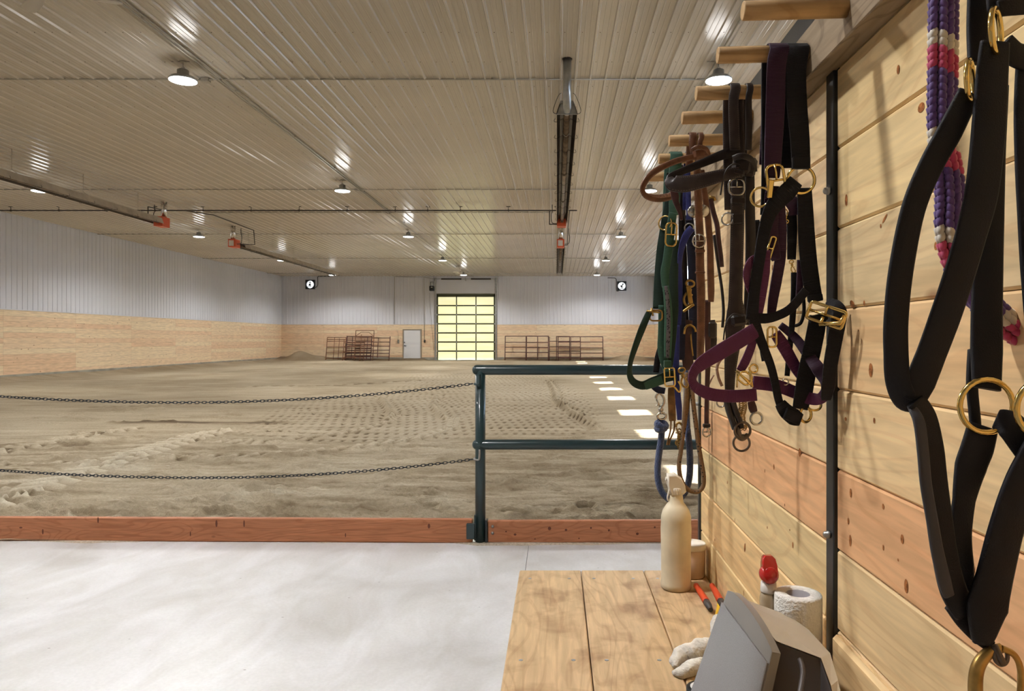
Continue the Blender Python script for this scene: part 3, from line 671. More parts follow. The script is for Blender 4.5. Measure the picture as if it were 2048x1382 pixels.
# ================================================================== CEILING FANS
M['fan_white'] = simple('fan_white', (.70, .67, .62), .4)
def ceiling_fan(loc, drop, label, rot):
    o = thing('ceiling_fan', label, 'ceiling fan', loc, None); x, y, z = loc
    m = MB(); m.tube([(x, y, z+.1), (x, y, ZC)], .014, 8); m.lathe([(.07, -.07), (.05, 0)], (x, y, ZC), 14); m.build('down_rod', M['fan_white'], o)
    m = MB(); m.lathe([(0, -.06), (.06, -.05), (.11, -.01), (.11, .06), (.05, .11), (0, .11)], loc, 20); m.build('motor', M['fan_white'], o)
    for k in range(3):
        a = math.radians(rot+120*k); R = Matrix.Rotation(a, 3, 'Z'); m = MB(); pr = [(.1, .03), (.2, .045), (.45, .075), (.68, .075), (.735, .02)]
        top, bot = [], []
        for s_ in (1, -1):
            for u, v in (pr if s_ == 1 else pr[::-1]): top.append(Vector((u, s_*v, .012+s_*v*.18)))
        n = m.add([R @ p+Vector(loc) for p in top]); n2 = m.add([R @ (p-Vector((0, 0, .008)))+Vector(loc) for p in top]); L = len(top)
        m.face([n+i for i in range(L)], smooth=False); m.face([n2+i for i in range(L)][::-1], smooth=False)
        for i in range(L): j = (i+1) % L; m.face([n+i, n2+i, n2+j, n+j], smooth=False)
        m.build('fan_blade', M['fan_white'], o)
    return o
ceiling_fan((-5.77, 8.05, 5.38), .3, 'white ceiling fan nearest the camera, at the top left', 22)
ceiling_fan((-5.66, 42.0, 5.38), .3, 'white ceiling fan far away above the overhead door', 2)
# ================================================================== END WALL EQUIPMENT
fm, ft, fb = nt('fan_daylight'); fb.inputs['Emission Color'].default_value = (.92, .97, 1, 1); fb.inputs['Emission Strength'].default_value = 1.3
def exhaust_fan(px_, py_, label, bend):
    c_ = P(px_, py_, 47.9); x, z = c_.x, c_.z; y = YB-.02; o = thing('exhaust_fan', label, 'exhaust fan', (x, y, z), 'exhaust fans high on the end wall')
    m = MB(); h = .31
    m.box((x-h, y-.14, z-h), (x+h, y-.12, z-h+.04)); m.box((x-h, y-.14, z+h-.04), (x+h, y-.12, z+h)); 
    # square face with a round hole
    nseg = 32; q_ = m.add([(x+.255*math.cos(2*math.pi*i/nseg), y-.14, z+.255*math.sin(2*math.pi*i/nseg)) for i in range(nseg)])
    e = []
    for i in range(nseg):
        a = 2*math.pi*i/nseg; k = h/max(abs(math.cos(a)), abs(math.sin(a))); e.append((x+k*math.cos(a), y-.14, z+k*math.sin(a)))
    r_ = m.add(e); e2 = m.add([(p[0], y, p[2]) for p in e]); q2 = m.add([(x+.255*math.cos(2*math.pi*i/nseg), y-.02, z+.255*math.sin(2*math.pi*i/nseg)) for i in range(nseg)])
    for i in range(nseg): j = (i+1) % nseg; m.face([q_+i, q_+j, r_+j, r_+i], smooth=False); m.face([r_+i, r_+j, e2+j, e2+i], smooth=False); m.face([q2+i, q2+j, q_+j, q_+i], smooth=False)
    m.build('fan_frame', M['black_steel'], o)
    m = MB(); m.lathe([(.25, -.003), (.25, .003)], (x, y-.02, z), 32, Matrix.Rotation(math.pi/2, 3, 'X')); m.build('louvre_daylight', fm, o)
    m = MB(); m.lathe([(0, -.05), (.06, -.04), (.07, .04), (0, .05)], (x-.02, y-.09, z-.02), 14, Matrix.Rotation(math.pi/2, 3, 'X'))
    m.box((x-.25, y-.10, z-.17), (x+.25, y-.08, z-.145)); m.box((x-.02, y-.095, z-.15), (x+.02, y-.085, z)); m.build('fan_motor', M['black_steel'], o)
    for k in range(3):
        m = MB(); a = math.radians(70+120*k+bend*20); m.strap([(x+.05*math.cos(a), y-.07, z+.05*math.sin(a)), (x+.12*math.cos(a+.15), y-.075, z+.12*math.sin(a+.15)), (x+.2*math.cos(a+.1), y-.07, z+.2*math.sin(a+.1))], [.04, .09, .10] if k == 0 else [.02, .03, .02], .004, tw=25); m.build('fan_blade', M['black_steel'], o)
    m = MB()
    if bend > 0: pth = [(x+.29, y-.05, z-.2), (x+.42, y-.05, z-.16), (x+.5, y-.05, z), (x+.5, y-.05, z+.3), (x+.5, y-.05, z+.5), (x+.62, y-.05, z+.55), (x+1.3, y-.05, z+.555)]
    else: pth = [(x-.2, y-.05, z-.33), (x-.32, y-.05, z-.33), (x-.36, y-.05, z-.2), (x-.36, y-.05, z+.35), (x-.42, y-.05, z+.52), (x-.6, y-.05, z+.55), (x-.95, y-.05, z+.555)]
    m.tube(sp(pth, 5), .022, 8); m.build('flexible_conduit', M['black_steel'], o)
exhaust_fan(620.5, 569, 'square black exhaust fan at the left of the end wall', 1)
exhaust_fan(1243.5, 572, 'square black exhaust fan at the right of the end wall', -1)
def wp(a, b, y=YB-.04): v = P(a, b, y); return (v.x, y, v.z)
o = thing('door_opener', 'black electric door opener left of the overhead door', 'door opener', wp(864, 573))
x, y, z = wp(864, 573)
m = MB(); m.box((x-.14, YB-.30, z-.30), (x+.16, YB-.02, z+.02), .02); m.build('gear_housing', M['black_steel'], o)
m = MB(); m.lathe([(0, 0), (.10, 0), (.11, .05), (.11, .26), (.08, .30), (0, .30)], (x, YB-.16, z+.02), 16); m.build('motor', M['galv'], o)
m = MB(); m.box((x-.03, YB-.32, z-.1), (x+.08, YB-.30, z-.04)); m.build('nameplate', M['white_label'], o)
def wires(name, label, cat, mat, r, *paths, extra=None): return tubething(name, label, cat, mat, r, *[[wp(*p) for p in q_] for q_ in paths], extra=extra)
wires('conduit', 'thin grey conduit dropping left of the overhead door to a dark switch', 'conduit', M['conduit'], .013, [(790, 553.5), (848, 554.5), (849, 680)], [(848, 554), (872, 559)])
wires('conduit', 'vertical grey conduit on the end wall beside the sheet joint', 'conduit', M['conduit'], .016, [(789, 553), (788.5, 648)])
wires('pull_rope', 'slack pull rope hanging beside the overhead door', 'rope', M['blackpipe'], .006, [(859, 585), (863, 648), (868, 700)])
o = thing('switch_box', 'small dark switch box between the small door and overhead door', 'switch', wp(849.5, 682)); x, y, z = wp(849.5, 682)
m = MB(); m.box((x-.05, YB-.08, z-.09), (x+.05, YB, z+.09), .01); bx_ = m.build('box', M['black_steel'], o)
m = MB(); m.tube([(x, YB-.08, z+.03), (x, YB-.095, z+.03)], .015, 8); m.tube([(x, YB-.08, z-.03), (x, YB-.095, z-.03)], .015, 8); m.build('button', M['galv'], o)
o = thing('telephone', 'small grey wall telephone left of the white door', 'telephone', wp(796.5, 683)); x, y, z = wp(796.5, 683)
m = MB(); m.box((x-.06, YB-.05, z-.12), (x+.06, YB, z+.12), .012); m.build('base_plate', M['galv'], o)
m = MB(); m.tube(sp([(x-.02, YB-.08, z+.12), (x-.02, YB-.11, z), (x-.02, YB-.08, z-.12)], 4), .022, 8); m.tube(sp([(x-.02, YB-.05, z+.12), (x-.01, YB-.04, z+.5), (x-.1, YB-.04, z+.78)], 4), .006, 5); m.build('handset', M['conduit'], o)
# ================================================================== CORRAL PANELS leaning on the end wall
def panel(x0, x1, z1, rails, uprights, label, mat, lean=.35, y=47.2, feet=True, arch=False, r=.022, group='corral panels stacked on the end wall'):
    y += .0
    o = thing('corral_panel', label, 'corral panel', ((x0+x1)/2, y, 0), group)
    T = lambda x, z: (x, y+lean*z/z1, z+.03)
    for x in (x0, x1): m = MB(); m.tube([T(x, -.02 if feet else .2), T(x, z1)], r*1.15, 8); m.build('end_post', mat, o)
    for z in rails: m = MB(); m.tube([T(x0, z), T(x1, z)], r, 8); m.build('rail', mat, o)
    for x, a, b_ in uprights: m = MB(); m.tube([T(x, a), T(x, b_)], r*.9, 8); m.build('upright', mat, o)
    if arch:
        m = MB(); m.tube([T(x0, z1), T(x1, z1)], r, 8); m.tube([T(x0, z1-.38), T(x0+.35, z1-.12), T(x1-.35, z1-.12), T(x1, z1-.38)], r*.8, 8); m.build('header_frame', mat, o)
    return o
def bx(a): return (a-CX)/29.58
panel(bx(661), bx(698), 1.56, [.18, .55, .92, 1.3, 1.42, 1.56], [(bx(675.5), .1, 1.56), (bx(685), .1, 1.5)], 'narrow rusty corral panel at the left end of the stack', M['corral_rust'], y=47.0)
panel(bx(699), bx(748), 1.66, [.12, .34, .55, .85, 1.1, 1.38, 1.62], [(bx(710), .1, 1.6)], 'dark corral panel in the middle of the left stack', M['corral'], y=47.1, r=.028)
panel(bx(703), bx(787), 1.62, [.28, .5, .72, .98, 1.25, 1.52], [(bx(743), .1, 1.62), (bx(764), .2, 1.5)], 'wide dark corral panel right of the left stack', M['corral'], y=46.7, r=.026)
panel(bx(716), bx(752), 2.02, [.3, .8, 1.3, 1.6], [(bx(727), .1, 1.7)], 'tall arched gate frame rising above the left stack of panels', M['corral_rust'], y=47.15, arch=True)
panel(bx(700), bx(740), 1.45, [.25, .6, .95, 1.2], [(bx(722), 0, 1.45), (bx(733), 0, 1.75)], 'rusty panel with pale uprights in front of the left stack', M['corral_rust'], y=46.35)
panel(bx(1012), bx(1053), 1.66, [.2, .58, .9, 1.23, 1.64], [], 'corral panel right of the overhead door, first from the door', M['corral'], y=47.0, r=.024)
panel(bx(1054), bx(1097), 1.66, [.22, .56, .88, 1.22, 1.64], [(bx(1076), .1, 1.6)], 'corral panel second from the overhead door', M['corral'], y=46.95, r=.03)
panel(bx(1113), bx(1139), 1.64, [.25, .6, .95, 1.3, 1.62], [], 'short corral panel at the left of the right hand stack', M['corral'], y=47.05, r=.024)
panel(bx(1116), bx(1204), 1.62, [.2, .52, .86, 1.25, 1.6], [(bx(1160), .05, 1.6), (bx(1141), .05, 1.6)], 'long corral panel at the far right of the end wall', M['corral'], y=46.9, r=.028)
panel(bx(1099), bx(1160), 1.6, [.26, .62, .93, 1.3], [], 'corral panel linking the two stacks right of the overhead door', M['corral'], y=47.15, r=.022)
# ================================================================== KERB
def plank(a, b_, h, th, label, dz=0., bolts=(), bev=.006, marks=()):
    a, b_ = Vector(a), Vector(b_); d = b_-a; L = d.length; ang = math.atan2(d.y, d.x); o = None
    m = MB(); T = Matrix.Translation(a) @ Matrix.Rotation(ang, 4, 'Z') @ Matrix.Rotation(0, 4, 'X'); m.box((0, 0, 0), (L, th, h), bev, T)
    m.mi = 1
    for px_, py_, ra, rb in marks:
        u = (px_-CX)*YC/F-a.x; z = CH-(py_-CY)*YC/F; i0 = m.add([T @ Vector((u+ra*math.cos(k*.6283), -.0008, z+rb*math.sin(k*.6283))) for k in range(10)]); m.face([i0+k for k in range(10)][::-1], smooth=False)
    o = m.build('kerb_plank', [M['kerb'], M['kerb_knot']], None, org=a); tag(o, label, 'plank')
    for p in bolts:
        q_ = MB(); q_.lathe([(.011, 0), (.011, .006), (.006, .010), (0, .010)], T @ Vector((p[0], 0, p[1])), 8, Matrix.Rotation(math.pi/2, 3, 'X')); q_.build('bolt', M['bolt'], o)
    return o
M['kerb_knot'] = simple('kerb_knot', (.14, .04, .02), .6)
plank((-9.2, 5.20, .002), (-.598, YC, .002), .170, .038, 'long reddish kerb plank left of the green post, below the chains', marks=((188, 1044, .006, .022), (429, 1050, .008, .026), (485, 1050, .006, .026), (75, 1068, .006, .020), (376, 1071, .004, .018), (858, 1053, .009, .018), (30, 1060, .012, .006), (690, 1072, .004, .016)))
plank((2.05, YC+.02, .002), (6.55, YC+.03, .002), .158, .038, 'reddish kerb plank beyond the tack wall, at the right side wall')
plank((-.490, YC+.005, .002), (1.955, YC+.02, .002), .158, .038, 'short reddish kerb plank right of the green post, with bolts', bolts=((.035, .118), (.035, .07)), marks=((1099, 1058, .012, .013), (1132, 1061, .009, .009), (1030, 1070, .010, .008), (1182, 1057, .007, .007), (1275, 1069, .010, .009), (1070, 1079, .005, .005), (1158, 1078, .005, .005), (1012, 1064, .006, .006), (1218, 1062, .007, .008), (1310, 1056, .007, .007)))
# spilt sand along the foot of the kerb
m = MB(); n = 220; L = []
for i in range(n+1):
    x = -4.6+i*(6.9/n); w_ = max(.004, -.01+.30*max(0, float(fbm(np.array(x*.9), np.array(3.3), 3, 7)))+.02*float(fbm(np.array(x*9), np.array(1.), 2, 8))); y = 5.13-(x+4.6)*.017 if x < -.6 else 5.05
    L.append(m.add([(x, y, .001), (x, y, .004+w_*.10), (x, y-w_*.5, .002+w_*.05), (x, y-w_, .0005)]))
for a, b_ in zip(L, L[1:]):
    for k in range(3): m.face([a+k, b_+k, b_+k+1, a+k+1])
M['spilt'] = simple('spilt_sand_colour', (.50, .43, .33), .95, noise=.2, nscale=60)
o = m.build('spilt_sand', M['spilt']); tag(o, 'thin line of spilt sand along the foot of the kerb', 'sand', kind='stuff')
# ================================================================== GREEN PIPE RAILING
o = thing('pipe_railing', 'dark green pipe railing with two rails and rounded ends', 'railing', (-.544, YC, 0)); x = -.544; R = .0365; Yr = YC+.02
def capped(p, q_, r, n=20):
    p, q_ = Vector(p), Vector(q_); d = (q_-p).normalized(); pts = []; rs = []
    for k in range(5): a = math.pi/2*k/5; pts.append(p-d*r*math.cos(a)*.9); rs.append(max(.002, r*math.sin(a)))
    return pts+[p, q_], rs+[r, r]
m = MB(); m.tube([(x, Yr, 0), (x, Yr, 1.232)], R, 22); po = m.build('post', M['green_paint'], o)
for z, nm in ((1.233, 'top_rail'), (.700, 'middle_rail')):
    m = MB(); pt, rs = capped((x-.025, Yr+(0 if z > 1 else .0), z), (2.05, Yr, z), R); m.tube(pt, rs, 22); m.build(nm, M['green_paint'], o)
m = MB(); m.tube([(2.0, Yr, 0), (2.0, Yr, 1.23)], R, 20); m.build('post', M['green_paint'], o)
for z in (1.137, .605):
    m = MB(); m.tube(sp([(x-.038, Yr-.01, z), (x-.035, Yr-.045, z-.004), (x-.006, Yr-.055, z-.004), (x-.001, Yr-.045, z+.03), (x-.001, Yr-.04, z+.065)], 5), .007, 8); m.build('chain_hook', M['green_paint'] if z > 1 else M['bolt'], o)
m = MB(); m.box((x-.095, Yr-.045, .035), (x-.036, Yr+.02, .145), .004); m.box((x-.042, Yr-.02, .02), (x-.03, Yr+.03, .2)); m.build('plank_bracket', M['green_paint'], o)
m = MB(); m.box((x+.036, Yr-.03, .0), (x+.052, Yr+.03, .165), .002); m.build('plank_bracket', M['black_steel'], o)
p2 = thing('pipe_post', 'dark green pipe post at the far left end of the chains', 'post', (-5.02, Yr+.08, 0)); m = MB(); m.tube([(-5.02, Yr+.08, 0), (-5.02, Yr+.08, 1.25)], R, 18); m.build('post', M['green_paint'], p2)
# ================================================================== CHAINS
def chain(zr, zl, zmin, xmin, label):
    x1, x0 = x-.05, -4.98; pts = []
    def zz(u): return zmin+((zr-zmin)*((u-xmin)/(x1-xmin))**2 if u > xmin else (zl-zmin)*((u-xmin)/(x0-xmin))**2)
    m = MB(); u = x1; i = 0; pitch = .0262
    while u > x0+.02:
        z = zz(u); sl = (zz(u+.001)-zz(u-.001))/.002; un = u-pitch/math.sqrt(1+sl*sl); zn = zz(un); yv = Yr-.045+(x1-u)*.022
        c_ = Vector(((u+un)/2, yv, (z+zn)/2)); d = Vector((u-un, 0, z-zn)).normalized()
        a = math.radians((8 if i % 2 else 82)+random.uniform(-14, 14)+14*math.sin(i*.09)); up = Vector((0, math.sin(a), math.cos(a))); up = (up-d*up.dot(d)).normalized()
        hl, hw = .0165, .0078; L_ = []
        for k in range(12):
            an = 2*math.pi*k/12; ca, sa = math.cos(an), math.sin(an)
            L_.append(c_+d*(hl*(abs(ca)**.55)*(1 if ca > 0 else -1))+up*(hw*(abs(sa)**.6)*(1 if sa > 0 else -1)))
        m.tube(L_, .0028, 5, closed=True); u, i = un, i+1
    o = m.build('chain', M['chain'], None, org=(x1, Yr-.045, zr)); tag(o, label, 'chain', 'two chains closing the arena gate'); return o
chain(1.137, 1.13, 1.0, -2.72, 'upper black chain sagging from the green post')
chain(.602, .60, .463, -2.60, 'lower black chain sagging from the green post')
# ================================================================== TACK WALL
JZ = [1.243+.1277*k for k in range(-5, 6)]
def wallboards(y0, y1, zlow, seed, m):
    rr = random.Random(seed)
    z = [q_ for q_ in JZ if q_ > zlow+.03]; z = [zlow]+z+[2.0]
    for a, b_ in zip(z, z[1:]):
        tz = (a+b_)/2; v = rr.uniform(.93, 1.05); col = (v, v*rr.uniform(.95, 1.0), v*rr.uniform(.88, 1.0))
        if 1.115 < tz < 1.243: col = (.98, .74, .68)
        elif 1.37 < tz < 1.498 and y0 < 1: col = (1.0, .90, .84)
        elif .86 < tz < .98 and y0 > 1: col = (1.02, .93, .82)
        m.col = col; m.box((W, y0, a+.0004), (W+.022, y1, b_-.0004), .0035)
m = MB(); wallboards(1.172, WE-.012, .60, 3, m); wallboards(-.55, 1.132, .925, 11, m)
m.col = (.95, .9, .85); m.box((W-.012, -.55, .885), (W+.02, 1.125, .985), .006)
m.col = (.8, .7, .6); m.box((W+.022, -.55, 0), (W+.05, WE, 2.0)); m.box((W+.003, 1.16, 0), (W+.022, WE-.012, .60)); m.box((W+.012, -.55, 0), (W+.022, 1.125, .9))
m.mi = 1; m.col = (1, 1, 1)
def knot(px_, py_, a, b_, roll=0):
    Y_ = W*F/(px_-CX); z = CH-(py_-CY)*Y_/F; n = 12; c_, s_ = math.cos(math.radians(roll)), math.sin(math.radians(roll))
    if abs(Y_-1.147) < .03: return
    i = m.add([(W-.0006, Y_+a*math.cos(2*math.pi*k/n)*c_-b_*math.sin(2*math.pi*k/n)*s_, z+a*math.cos(2*math.pi*k/n)*s_+b_*math.sin(2*math.pi*k/n)*c_) for k in range(n)]); m.face([i+k for k in range(n)], smooth=False)
for q_ in ((1702, 986, .004, .007), (1697, 1042, .003, .005), (1701, 1081, .004, .009), (1767, 1013, .003, .004), (1805, 1078, .004, .006), (1767, 1095, .002, .004), (1813, 1172, .005, .009), (1947, 1138, .003, .005), (1797, 1120, .002, .002),
           (1742, 740, .006, .010), (1749, 841, .003, .004), (1693, 400, .005, .009), (1797, 139, .004, .006), (1872, 492, .003, .005), (1762, 452, .002, .003), (1729, 606, .003, .004), (1770, 437, .009, .002, -35), (1843, 215, .008, .006), (1705, 608, .009, .005, 25), (1692, 838, .004, .003),
           (1548, 934, .003, .006), (1530, 942, .002, .004), (1600, 905, .006, .008), (1470, 1040, .002, .005), (1490, 1095, .005, .012, 20), (1570, 1010, .002, .003), (1580, 1060, .002, .002), (1586, 1090, .003, .006), (1455, 965, .003, .004), (1488, 1186, .002, .008), (1535, 1055, .003, .003), (1510, 660, .003, .004), (1545, 535, .003, .006), (1565, 310, .003, .005), (1430, 1080, .003, .004)):
    knot(*q_)
m.build('wall_tack', [M['tack_wall'], M['knot']], kind='structure')
bars = []
for i, (y, w_) in enumerate(((1.149, .031), (WE, .024), (.12, .024))):
    m = MB(); m.box((W-.005, y-w_/2, 0), (W+.018, y+w_/2, 2.0), .0015); o = m.build('trim_%d' % (i+1), M['black_steel'], kind='structure', org=(W, y, 0))
    for z in (CH+.24, CH-.315, CH-.9) if i != 1 else (CH-.2,):
        q_ = MB(); T = Matrix.Rotation(-math.pi/2, 3, 'Y'); q_.lathe([(.0065, -.002), (.0065, .003), (.0055, .003), (.0055, .007), (.003, .009), (0, .009)], (W-.007, y-.002, z), 6, T); q_.build('bolt', M['bolt'], o)
m = MB(); m.box((W-.03, -.55, 1.963), (W+.05, WE+.015, 2.005), .002); m.build('trim_4', M['black_steel'], kind='structure')
# peg rail
o = thing('peg_rail', 'long wooden board with round pegs, fixed along the top of the tack wall', 'peg rail', (.43, .8, 1.90))
m = MB(); m.box((.412, -.5, 1.880), (.449, WE-.01, 1.962), .002); m.build('board', M['beam'], o)
ZP = CH+.467; PY = [.21, .37, .53, .69, .85, 1.009, 1.167, 1.348, 1.497, 1.670, 1.837, 2.04]
for y in PY:
    m = MB(); m.tube([(.2645, y, ZP), (.266, y, ZP), (.415, y, ZP+.004)], [.0122, .0133, .0133], 20); m.build('peg', M['peg'], o)
# ---------------- strap materials
def webbing(name, c, c2=None, pitch=.0022, rough=.75, sheen=.25, pattern=None):
    m_, t, b = nt(name); uv = N(t, 'ShaderNodeUVMap'); sx = N(t, 'ShaderNodeSeparateXYZ'); t.links.new(uv.outputs[0], sx.inputs[0])
    mu = N(t, 'ShaderNodeMath', operation='MULTIPLY'); mu.inputs[1].default_value = 6.2832/pitch; t.links.new(sx.outputs[0], mu.inputs[0])
    si = N(t, 'ShaderNodeMath', operation='SINE'); t.links.new(mu.outputs[0], si.inputs[0])
    col = mix(t, tuple(x*.72 for x in c), tuple(min(1, x*1.2) for x in c), ramp(t, si.outputs[0], [(.0, (0, 0, 0)), (1, (1, 1, 1))]))
    if pattern:
        # a woven stripe along the middle of the band
        ab = N(t, 'ShaderNodeMath', operation='ABSOLUTE'); t.links.new(sx.outputs[1], ab.inputs[0])
        st_ = ramp(t, ab.outputs[0], [(.50, (1, 1, 1)), (.56, (0, 0, 0))]); pn = N(t, 'ShaderNodeTexVoronoi'); pn.inputs['Scale'].default_value = 1.
        cb = N(t, 'ShaderNodeCombineXYZ'); a1 = N(t, 'ShaderNodeMath', operation='MULTIPLY'); a1.inputs[1].default_value = 160; t.links.new(sx.outputs[0], a1.inputs[0]); a2 = N(t, 'ShaderNodeMath', operation='MULTIPLY'); a2.inputs[1].default_value = 2.2; t.links.new(sx.outputs[1], a2.inputs[0])
        t.links.new(a1.outputs[0], cb.inputs[0]); t.links.new(a2.outputs[0], cb.inputs[1]); t.links.new(cb.outputs[0], pn.inputs['Vector'])
        pc = ramp(t, pn.outputs['Distance'], [(.25, pattern[0]), (.45, pattern[1])]); col = mix(t, col, pc, st_)
    t.links.new(col, b.inputs['Base Color']); b.inputs['Roughness'].default_value = rough; b.inputs['Sheen Weight'].default_value = sheen; b.inputs['Specular IOR Level'].default_value = .25
    bump(t, b, si.outputs[0], .35, .0006); return m_
def leather(name, c, stitch=None, rough=.42, edge=.8):
    m_, t, b = nt(name); uv = N(t, 'ShaderNodeUVMap'); sx = N(t, 'ShaderNodeSeparateXYZ'); t.links.new(uv.outputs[0], sx.inputs[0]); tc = N(t, 'ShaderNodeTexCoord')
    n = noise(t, tc.outputs['Object'], 45, 4, .2); col = mix(t, tuple(x*.72 for x in c), tuple(min(1, x*1.3) for x in c), ramp(t, n, [(.35, (0, 0, 0)), (.65, (1, 1, 1))]))
    n2 = noise(t, tc.outputs['Object'], 600, 2)
    if stitch:
        ab = N(t, 'ShaderNodeMath', operation='ABSOLUTE'); t.links.new(sx.outputs[1], ab.inputs[0])
        band = ramp(t, ab.outputs[0], [(edge-.06, (0, 0, 0)), (edge-.03, (1, 1, 1)), (edge+.03, (1, 1, 1)), (edge+.06, (0, 0, 0))])
        mu = N(t, 'ShaderNodeMath', operation='MULTIPLY'); mu.inputs[1].default_value = 6.2832/.0042; t.links.new(sx.outputs[0], mu.inputs[0]); si = N(t, 'ShaderNodeMath', operation='SINE'); t.links.new(mu.outputs[0], si.inputs[0])
        gt_ = N(t, 'ShaderNodeMath', operation='GREATER_THAN'); gt_.inputs[1].default_value = -.2; t.links.new(si.outputs[0], gt_.inputs[0])
        mm = N(t, 'ShaderNodeMath', operation='MULTIPLY'); t.links.new(band, mm.inputs[0]); t.links.new(gt_.outputs[0], mm.inputs[1]); col = mix(t, col, stitch, mm.outputs[0])
    t.links.new(col, b.inputs['Base Color']); b.inputs['Roughness'].default_value = rough; b.inputs['Specular IOR Level'].default_value = .4; bump(t, b, n2, .15, .001); return m_
M['black_web'] = webbing('black_webbing', (.008, .0075, .011), sheen=.06)
M['black_halter'] = simple('black_soft_strap', (.0055, .0052, .008), .6, bump=.15, nscale=900, spec=.28)
M['purple_web'] = webbing('purple_webbing', (.115, .022, .082), rough=.6, sheen=.15)
M['purple_dark'] = webbing('dark_purple_webbing', (.034, .008, .032), rough=.6, sheen=.1)
M['green_web'] = webbing('green_webbing', (.045, .125, .085))
M['green_dark'] = webbing('dark_green_webbing', (.014, .042, .032))
M['green_pattern'] = webbing('patterned_green_webbing', (.050, .150, .100), pattern=((.015, .015, .03), (.13, .12, .14)))
M['blue_web'] = webbing('blue_webbing', (.030, .042, .24))
M['blue_dark'] = webbing('dark_blue_webbing', (.006, .009, .035))
M['brown_leather'] = leather('brown_leather', (.145, .060, .032), (.30, .20, .14))
M['dark_leather'] = leather('dark_leather', (.038, .028, .027), (.12, .09, .08))
M['plain_dark_leather'] = leather('plain_dark_leather', (.022, .016, .015))
M['oxblood'] = leather('oxblood_leather', (.055, .020, .022))
M['padding'] = simple('rolled_padding', (.30, .17, .12), .6, noise=.25, nscale=200, bump=.5)
M['suede'] = simple('tan_suede', (.17, .085, .022), .9, noise=.3, nscale=60, bump=.4, sheen=.3)
rm, rt, rb = nt('purple_braid'); uv = N(rt, 'ShaderNodeUVMap'); sx = N(rt, 'ShaderNodeSeparateXYZ'); rt.links.new(uv.outputs[0], sx.inputs[0])
rn_ = N(rt, 'ShaderNodeMath', operation='MULTIPLY'); rn_.inputs[1].default_value = 1.0; rt.links.new(sx.outputs[0], rn_.inputs[0])
at = N(rt, 'ShaderNodeAttribute', attribute_name='board'); rt.links.new(at.outputs['Color'], rb.inputs['Base Color']); rb.inputs['Roughness'].default_value = .75; rb.inputs['Sheen Weight'].default_value = .3
M['braid'] = rm
tm, tt, tb = nt('tan_cord'); uv = N(tt, 'ShaderNodeUVMap'); sx = N(tt, 'ShaderNodeSeparateXYZ'); tt.links.new(uv.outputs[0], sx.inputs[0])
cb = N(tt, 'ShaderNodeCombineXYZ'); a1 = N(tt, 'ShaderNodeMath', operation='MULTIPLY'); a1.inputs[1].default_value = 95; a2 = N(tt, 'ShaderNodeMath', operation='MULTIPLY'); a2.inputs[1].default_value = 3; tt.links.new(sx.outputs[0], a1.inputs[0]); tt.links.new(sx.outputs[1], a2.inputs[0]); tt.links.new(a1.outputs[0], cb.inputs[0]); tt.links.new(a2.outputs[0], cb.inputs[1])
vo = N(tt, 'ShaderNodeTexVoronoi'); vo.inputs['Scale'].default_value = 1.; vo.inputs['Randomness'].default_value = .5; tt.links.new(cb.outputs[0], vo.inputs['Vector'])
tt.links.new(ramp(tt, vo.outputs['Distance'], [(.22, (.03, .02, .012)), (.30, (.21, .13, .065)), (.6, (.17, .10, .05))]), tb.inputs['Base Color']); tb.inputs['Roughness'].default_value = .75
tc = N(tt, 'ShaderNodeTexCoord'); bump(tt, tb, noise(tt, tc.outputs['Object'], 500, 2), .4, .001)
M['tan_cord'] = tm
# ---------------- strap helpers
def V(p, Y): return P(p[0], p[1], Y+(p[2] if len(p) > 2 else 0))
def strap(o, name, mat, pts, Y, wpx, tw=0., th=.0028, label=None, sub=6):
    m = MB(); w_ = [q_*Y/F for q_ in wpx] if isinstance(wpx, (list, tuple)) else wpx*Y/F
    m.strap([V(p, Y) for p in pts], w_, th, tw, sub=sub); r = m.build(name, M[mat], o)
    if label: r['label'] = label
    return r
def drape(o, name, mat, x, Yp, wpx, front, back=None, tw=0., th=.0028, rr=.0155, x2=None, label=None):
    """a band laid over a peg: back fall, over the top, front fall"""
    xw = (x-CX)*Yp/F; x2w = xw if x2 is None else (x2-CX)*Yp/F
    arc = [Vector((x2w+(xw-x2w)*k/6, Yp+rr*math.cos(math.pi*k/6), ZP+.002+rr*math.sin(math.pi*k/6))) for k in range(7)]
    bk = [V(p, Yp+rr+.002) for p in (back or [(x, CY-(ZP-CH-.06)*F/Yp)])]
    fr_ = [V(p, Yp-rr-.002) for p in front]; n = len(bk)+7+len(fr_); wd = [wpx*Yp/F]*n if not isinstance(wpx, (list, tuple)) else [wpx[0]*Yp/F]*(len(bk)+7)+[q_*Yp/F for q_ in wpx[1:]]
    m = MB(); m.strap(bk[::-1]+arc+fr_, wd, th, [0]*(len(bk)+7)+(tw if isinstance(tw, list) else [tw]*len(fr_)), sub=3); r = m.build(name, M[mat], o)
    if label: r['label'] = label
    return r
def cord(o, name, mat, pts, Y, rpx, n=10, label=None, sub=7):
    m = MB(); m.tube(sp([V(p, Y) for p in pts], sub), rpx*Y/F, n); r = m.build(name, M[mat], o)
    if label: r['label'] = label
    return r
def ring(o, name, mat, c_, Y, Rpx, rpx, normal=(0, -1, 0), sx=1., roll=0.):
    m = MB(); m.torus(V(c_, Y), Rpx*Y/F, rpx*Y/F, normal, sx, roll=roll); return m.build(name, M[mat], o)
def buckle(o, mat, c_, Y, w_, h, rpx=2.2, roll=0., normal=(0, -1, 0), tongue=True, bars=1, rnd=.35):
    m = MB(); k = Y/F; m.frame(V(c_, Y), w_*k, h*k, rpx*k, normal, roll, rnd, bars, tongue); return m.build('buckle', M[mat], o)
